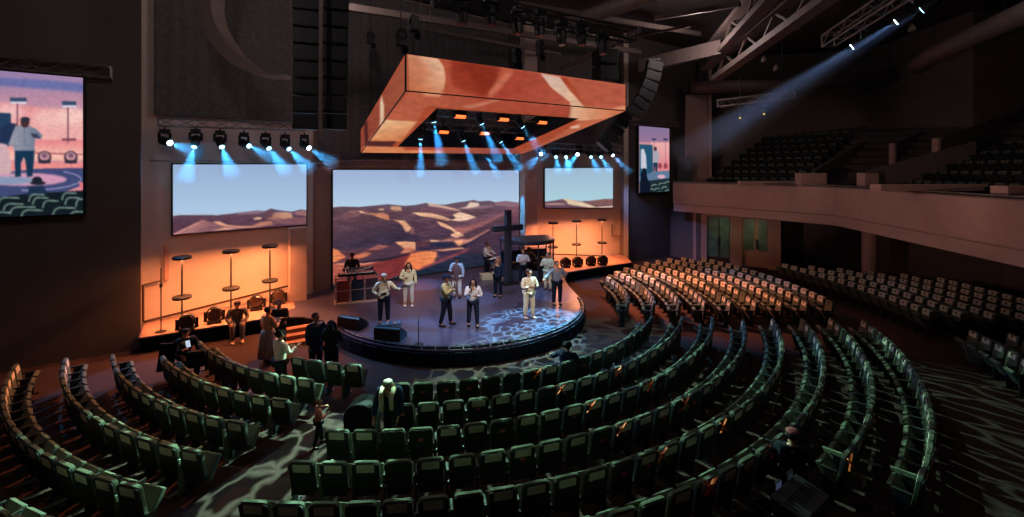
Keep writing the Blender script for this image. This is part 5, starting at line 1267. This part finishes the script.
bw_ = lambda x, y, z=0: wpos(booth, (x, y, z))
t, a, s = person(bw_(.15, .25), 1.74, 20, 'drummer in a white shirt sitting inside the drum booth', (206, 206, 212), (26, 30, 44), hair=(40, 30, 30), arms=('drum', 'drum'), stance='sit', seat_h=.62, cap=('round', (200, 190, 190)))
t, a, s = person(Gs(523, 284), 1.7, 10, 'person in a pale shirt and dark trousers standing just in front of the drum booth', (190, 186, 196), (20, 26, 40), hair=(90, 62, 54), arms=('chest', 'chest'))
dk = empty('drum_kit', bw_(.1, -.45), R(20), 'drum kit standing inside the drum booth', 'drums')
b = MB(); b.cyl((0, -.12, .3), (0, .28, .3), .28, n=20); b.build('bass_drum', CM((120, 60, 60)), dk)
for x, y, z, r_ in ((-.28, .1, .72, .15), (.18, .1, .74, .15), (.55, .4, .5, .2), (-.55, .45, .58, .17)):
    b = MB(); b.cyl((x, y, z - .12), (x, y, z + .08), r_, n=16); b.beam((x, y, 0), (x, y, z - .1), .02); b.build('tom_drum', CM((150, 130, 130)), dk)
for x, y, z in ((-.6, .05, 1.05), (.6, .05, 1.1), (-.8, .5, .85)):
    b = MB(); b.tube([(x, y, z - .012), (x, y, z + .02)], [.22, .03], 16); b.tube([(x, y, 0), (x, y, z)], .012, 6); b.build('cymbal', CM((190, 160, 100)), dk)
# ---- floor level
t, a, s = person(Vector((*G(240, 340, 0)[:2], 0)) + Vector((0, -.1, 0)), 1.78, 32, 'person in a grey hooded top and jeans sitting on the edge of the left platform', (112, 96, 90), (84, 80, 84), hair=(60, 44, 40), arms=('lap', 'lap'), stance='sit', seat_h=.5, bend=16, shoes=(206, 170, 140), cap=('round', (92, 76, 72)))
t.location = Vector((-9.72, 15.92, 0)) + Vector((.06, -.1, 0))
t, a, s = person(G(268, 363), 1.76, 150, 'woman in a tan top and patterned long skirt standing before the left platform steps', (170, 120, 88), (60, 50, 50), hair=(24, 18, 20), hairstyle='short', arms=('chest', 'down'), skirt='patterned_skirt')
t, a, s = person(G(279, 353), 1.74, 20, 'person in dark clothes holding a lit phone beside the woman in the patterned skirt', (30, 26, 32), (26, 24, 30), hair=(20, 18, 20), arms=('phone', 'phone'), skin='skin_b')
ph = MB(); ph.box((0, 0, 0), (.16, .02, .1)); o = ph.build('phone', CM((150, 160, 180)), loc=wpos(t, (.0, -.33, 1.2))); tag(o, 'pale phone held by the person in dark clothes near the platform steps', 'phone')
t, a, s = person(Vector((-6.05, 11.75, 0)), 1.76, 140, 'curly haired person in a white shirt standing at the end of the first left row', (212, 192, 178), (20, 22, 32), hair=(26, 20, 24), hairstyle='curly', arms=('phone', 'chest'))
t, a, s = person(Vector((-5.72, 13.1, 0)), 1.78, 60, 'person in a long dark blue coat standing left of the stage front', (16, 26, 46), (14, 20, 34), hair=(26, 22, 28), arms=('down', 'chest'), skin='skin_b', jacket_len=.22)
t, a, s = person(Vector((-5.1, 12.7, 0)), 1.7, 170, 'long haired person in black standing against the left of the stage front', (14, 16, 26), (12, 14, 22), hair=(18, 16, 22), hairstyle='long', arms=('chest', 'chest'), jacket_len=.2)
sx_ = Vector((CX + 9.2 * math.cos(R(-134.6)), CY + 9.2 * math.sin(R(-134.6)), 0))
t, a, s = person(Vector((-9.45, 12.95, 0)), 1.76, 55, 'man in black seated near the left platform looking at a bright phone', (16, 18, 26), (14, 16, 24), hair=(18, 14, 18), arms=('phone', 'lap'), stance='sit', seat_h=.5, bend=10, cap=('brim', (16, 18, 26)), jacket_len=.04)
ph = MB(); ph.box((0, 0, 0), (.1, .02, .18)); o = ph.build('phone', emat('phone_screen', (210, 225, 245), .8), loc=wpos(t, (-.05, -.42, 1.02))); o.rotation_euler = (R(-30), 0, R(55)); tag(o, 'bright phone in the hand of the seated man in black', 'phone')
o = MB(); o.slab([(-.3, 0, 0), (.3, 0, 0), (.36, 0, .42), (-.28, 0, .46)], (0, .16, 0)); o = o.build('tote_bag', 'black_cloth', loc=wpos(t, (.05, -.78, .42)), bevel=.03); o.rotation_euler.z = R(30); tag(o, 'large black bag held before the seated man in black', 'bag')
o = MB(); o.slab([(-.22, 0, 0), (.2, 0, 0), (.22, 0, .75), (-.12, 0, .8)], (0, .09, 0)); o = o.build('draped_coat', 'black_cloth', loc=Vector((-9.72, 12.62, .25)), bevel=.03); o.rotation_euler.z = R(25); tag(o, 'black coat hung over the seat back behind the seated man in black', 'coat')
t, a, s = person(Vector((-2.58, 9.78, 0)), 1.72, 0, 'man in a dark blue jacket and pale scarf leaning over the third centre row', (20, 38, 66), (18, 24, 38), hair=(150, 140, 132), arms=('lean', 'lean'), bend=34, cap=('round', (170, 160, 150)), jacket_len=.06)
b = MB(); b.tube([(-.1, -.34, 1.36), (-.09, -.5, 1.25), (-.08, -.46, .95)], [.05, .045, .04], 8); b.tube([(.1, -.34, 1.36), (.09, -.5, 1.25), (.09, -.46, .98)], [.05, .045, .04], 8); b.tube([(-.1, -.34, 1.36), (0, -.22, 1.4), (.1, -.34, 1.36)], .05, 8)
put_mesh('scarf', b, CM((190, 178, 150)), t)
t, a, s = person(Vector((CX + 8.36 * math.cos(R(-58)), CY + 8.36 * math.sin(R(-58)), 0)), 1.7, 155, 'dark haired person in navy seated in the first centre row turning sideways', (26, 32, 50), (24, 26, 38), hair=(18, 14, 18), hairstyle='curly', arms=('lap', 'wide'), stance='sit', seat_h=.47)
t, a, s = person(G(318.5, 446), 1.02, 120, 'child in a pink top and dark trousers walking in the patterned aisle', (200, 110, 100), (20, 26, 34), hair=(120, 80, 66), arms=('chest', 'wide'), stride=.08, cat='child')
# black covered cart beside the leaning man
t = empty('covered_cart', Vector((P(361, 0, 9.7).x, 9.55, 0)), R(0), 'round topped black fabric covered cart at the aisle end of the second centre row', 'cart')
b = MB(); pts = [(-.32, 0, .1), (.32, 0, .1), (.34, 0, .62)] + [(.34 * math.cos(R(a)), 0, .62 + .3 * math.sin(R(a))) for a in range(15, 180, 15)] + [(-.34, 0, .62)]
b.slab(pts, (0, .5, 0)); b.build('cover', 'black_cloth', t, bevel=.04)
for x in (-.3, .3):
    for y in (.08, .42): b = MB(); b.cyl((x - .02, y, .07), (x + .02, y, .07), .07, n=12); b.build('wheel', 'black', t)

# sound desk in the dark at the rear right
t, a, s = person(Vector((4.95, 7.95, 0)), 1.74, 150, 'seated person in dark clothes with a pinkish hat by the dark sound desk', (24, 26, 34), (18, 20, 28), hair=(40, 26, 26), arms=('lap', 'lap'), stance='sit', seat_h=.45, cap=('round', (150, 84, 88)))
t = empty('sound_desk', Vector((4.55, 7.1, 0)), R(35), 'dark sound desk with small screens near the bottom right of the seats', 'desk')
b = MB(); b.slab([(-.45, -.25, .72), (-.45, .25, .80), (-.45, .25, .7), (-.45, -.25, .62)], (.9, 0, 0)); b.build('desk_top', 'black', t, bevel=.01)
for x in (-.4, .4): b = MB(); b.box((x, 0, .33), (.05, .4, .66)); b.build('leg', 'black', t)
for x, c in ((-.2, (70, 78, 110)), (.2, (40, 46, 54))):
    b = MB(); b.box((x, .25, .87), (.2, .03, .13)); q = b.build('screen_housing', 'black', t); b = MB(); b.box((x, .233, .87), (.17, .01, .1)); b.build('display', emat('desk_display', c, .5), q)
b = MB()
for i in range(9): b.box((-.36 + i * .09, -.02, .765), (.015, .2, .02), mtx=Matrix.Rotation(R(10.6), 3, 'X'))
f_ = b.build('fader_strip', 'dark_metal', t)
# ============================================================ light
def area(name, p, tgt, size, e, col):
    l = bpy.data.lights.new(name, 'AREA'); l.size = size; l.energy = e; l.color = col
    o = bpy.data.objects.new(name, l); COL.objects.link(o); o.location = p; o.rotation_euler = (Vector(tgt) - Vector(p)).to_track_quat('-Z', 'Y').to_euler(); return o
def gobo(name, p, tgt, ang, e, col, scale, lo, hi, warp=1.2, blend=.5, sy=1.0):
    """a pattern spotlight: bright wandering threads thrown on what it hits"""
    o = spot(name, p, Vector(tgt) - Vector(p), col, e, ang, blend, .02); l = o.data; l.use_nodes = True; nt = l.node_tree
    em = nt.nodes['Emission']; tc = nt.nodes.new('ShaderNodeTexCoord'); sep = nt.nodes.new('ShaderNodeSeparateXYZ')
    nt.links.new(tc.outputs['Normal'], sep.inputs[0])
    dv = []
    for k in (0, 1):
        m = nt.nodes.new('ShaderNodeMath'); m.operation = 'DIVIDE'; m.name = 'd%d' % k; nt.links.new(sep.outputs[k], m.inputs[0]); nt.links.new(sep.outputs[2], m.inputs[1]); dv.append(m)
    cb = nt.nodes.new('ShaderNodeCombineXYZ'); nt.links.new(dv[0].outputs[0], cb.inputs[0])
    my = nt.nodes.new('ShaderNodeMath'); my.operation = 'MULTIPLY'; my.inputs[1].default_value = sy; nt.links.new(dv[1].outputs[0], my.inputs[0]); nt.links.new(my.outputs[0], cb.inputs[1])
    nz = nt.nodes.new('ShaderNodeTexNoise'); nz.inputs['Scale'].default_value = scale * .8; nz.inputs['Detail'].default_value = 2; nt.links.new(cb.outputs[0], nz.inputs['Vector'])
    mx = nt.nodes.new('ShaderNodeVectorMath'); mx.operation = 'MULTIPLY_ADD'; nt.links.new(nz.outputs['Color'], mx.inputs[0]); mx.inputs[1].default_value = (warp / scale, warp / scale, 0); nt.links.new(cb.outputs[0], mx.inputs[2])
    vo = nt.nodes.new('ShaderNodeTexVoronoi'); vo.feature = 'DISTANCE_TO_EDGE'; vo.inputs['Scale'].default_value = scale; nt.links.new(mx.outputs[0], vo.inputs['Vector'])
    cr = nt.nodes.new('ShaderNodeMapRange'); cr.inputs['From Min'].default_value = lo; cr.inputs['From Max'].default_value = hi; cr.inputs['To Min'].default_value = 1; cr.inputs['To Max'].default_value = .04
    nt.links.new(vo.outputs['Distance'], cr.inputs['Value']); nt.links.new(cr.outputs[0], em.inputs['Strength'])
    return o
TEAL = (.40, .86, .60)
gobo('pattern_light', (-1.0, 15.2, 7.2), (1.6, 9.9, 0), 74, 11500, TEAL, 13, .02, .13)
gobo('pattern_light', (-2.5, 15.5, 7.2), (-5.8, 7.2, 0), 42, 32000, TEAL, 15, .015, .10, warp=1.6)
gobo('pattern_light', (6.5, 15.5, 9.5), (10.6, 10.0, 0), 46, 5200, TEAL, 22, .015, .09, sy=.45)
gobo('pattern_light', (3.6, 18.5, 7.0), (.9, 15.9, .5), 30, 22000, (.3, .8, 1.0), 20, .01, .12)
gobo('pattern_light', (7.2, 16.2, 9.5), (3.9, 16.2, 0), 24, 2500, (.6, 1.0, .8), 12, .02, .16)
# added spots near the ring: warm spill for right block and left aisle
spot('added_wash', (3.6, 22.0, 6.6), Vector((7.2, 19.8, .5)) - Vector((3.6, 22.0, 6.6)), (1.0, .32, .17), 6500, 58, .8, .15)
spot('added_wash', (-5.6, 19.0, 6.9), Vector((-9.2, 13.0, .3)) - Vector((-5.6, 19.0, 6.9)), (1.0, .33, .12), 5500, 66, .7, .15)
spot('added_wash', (4.2, 20.0, 7.4), Vector((4.4, 20.4, 0)) - Vector((4.2, 20.0, 7.4)), (1.0, .34, .14), 2200, 50, .8, .15)
spot('added_wash', (-3.0, 15.0, 7.7), Vector((-1.2, 18.0, .5)) - Vector((-3.0, 15.0, 7.7)), (.5, .62, 1.0), 1100, 80, .8, .2)  # added blue fill for the stage floor
spot('added_wash', (2.0, 7.0, 11.0), Vector((-1.5, 17.5, 1.2)) - Vector((2.0, 7.0, 11.0)), (1.0, .9, .85), 4200, 34, .6, .15)  # added front fill for the people on stage
spot('wall_haze_fill', P(613, 154, 26.2), P(656, 225, 28.5) - P(613, 154, 26.2), (.25, .4, 1.0), 1200, 44, 1, .1)  # added blue spots tinting the walls in place of lit haze
spot('wall_haze_fill', P(170, 142, 15.4), P(120, 200, 14.2) - P(170, 142, 15.4), (.25, .45, 1.0), 120, 90, 1, .1)
# added unseen fill spots under the roof
for x, y, z, e in ((-9, 7, 13.8, 160), (12, 9, 13.8, 70)):
    l = bpy.data.lights.new('roof_fill', 'SPOT'); l.energy = e; l.color = (1.0, .70, .62); l.spot_size = R(150); l.spot_blend = 1; l.shadow_soft_size = .4
    o = bpy.data.objects.new('roof_fill', l); COL.objects.link(o); o.location = (x, y, z)
spot('balcony_front_fill', (-1, 9, 4.4), Vector((12.8, 25.2, 5.4)) - Vector((-1, 9, 4.4)), (1.0, .62, .52), 1700, 25, .6, .3)  # added spots low in the hall, brightening the balcony front
spot('balcony_front_fill', (-1, 9, 4.4), Vector((15, 17.5, 5.3)) - Vector((-1, 9, 4.4)), (1.0, .58, .48), 1300, 30, .6, .3)
spot('balcony_front_fill', (-1, 9, 4.4), Vector((13.6, 10.5, 5.2)) - Vector((-1, 9, 4.4)), (1.0, .55, .44), 900, 30, .6, .3)
for x, y, z, e in ((-7, 9, 11.5, 170), (-5, 14.5, 12.6, 150), (8.5, 21, 11.8, 170), (3, 10, 12.6, 130), (15.5, 14, 12.8, 60), (14, 27, 13.4, 25)):  # added unseen point lights that lift the upper walls
    l = bpy.data.lights.new('upper_wall_fill', 'POINT'); l.energy = e; l.color = (1.0, .82, .80); l.shadow_soft_size = .25
    o = bpy.data.objects.new('upper_wall_fill', l); COL.objects.link(o); o.location = (x, y, z)
w = bpy.data.worlds.new('w'); SC.world = w; w.use_nodes = True
w.node_tree.nodes['Background'].inputs['Color'].default_value = (.75, .62, .66, 1); w.node_tree.nodes['Background'].inputs['Strength'].default_value = .012
# ------------------------------------------------------------ stage haze
def haze(name, poly, z0, z1, dens, label):
    b = MB(); b.prism(poly, z0, z1); m = bpy.data.materials.new(name); m.use_nodes = True; nt = m.node_tree
    nt.nodes.remove(nt.nodes['Principled BSDF']); v = nt.nodes.new('ShaderNodeVolumeScatter'); v.inputs['Density'].default_value = dens; v.inputs['Color'].default_value = (1, 1, 1, 1); v.inputs['Anisotropy'].default_value = .3
    nt.links.new(v.outputs[0], nt.nodes['Material Output'].inputs['Volume'])
    o = b.build(name, m); tag(o, label, 'haze', kind='stuff'); return o
0 and haze('stage_haze', [(-12.1, 14.3), (-3.0, 12.0), (6.8, 17.2), (7.0, 28.0), (1.6, 26.4), (-8.6, 19.3), (-12.9, 15.7)], 3.5, 9.0, .012, 'thin haze hanging around the lights over the stage')
0 and haze('balcony_haze', [(7.4, 15.0), (14.0, 9.5), (14.5, 17), (13, 26), (8, 24)], 6.5, 13.5, .012, 'thin haze around the long blue beams at the top right')
SC.cycles.volume_step_rate = 1; SC.cycles.max_bounces = 5; SC.cycles.diffuse_bounces = 3; SC.cycles.glossy_bounces = 2; SC.cycles.volume_bounces = 0; SC.cycles.transmission_bounces = 4
SC.cycles.sample_clamp_indirect = 3; SC.cycles.caustics_reflective = False; SC.cycles.caustics_refractive = False
SC.cycles.use_denoising = True
for m in bpy.data.materials:
    if m.name in ('lens_blue', 'lens_white', 'lens_warm', 'led_yellow'): m.cycles.emission_sampling = 'NONE'
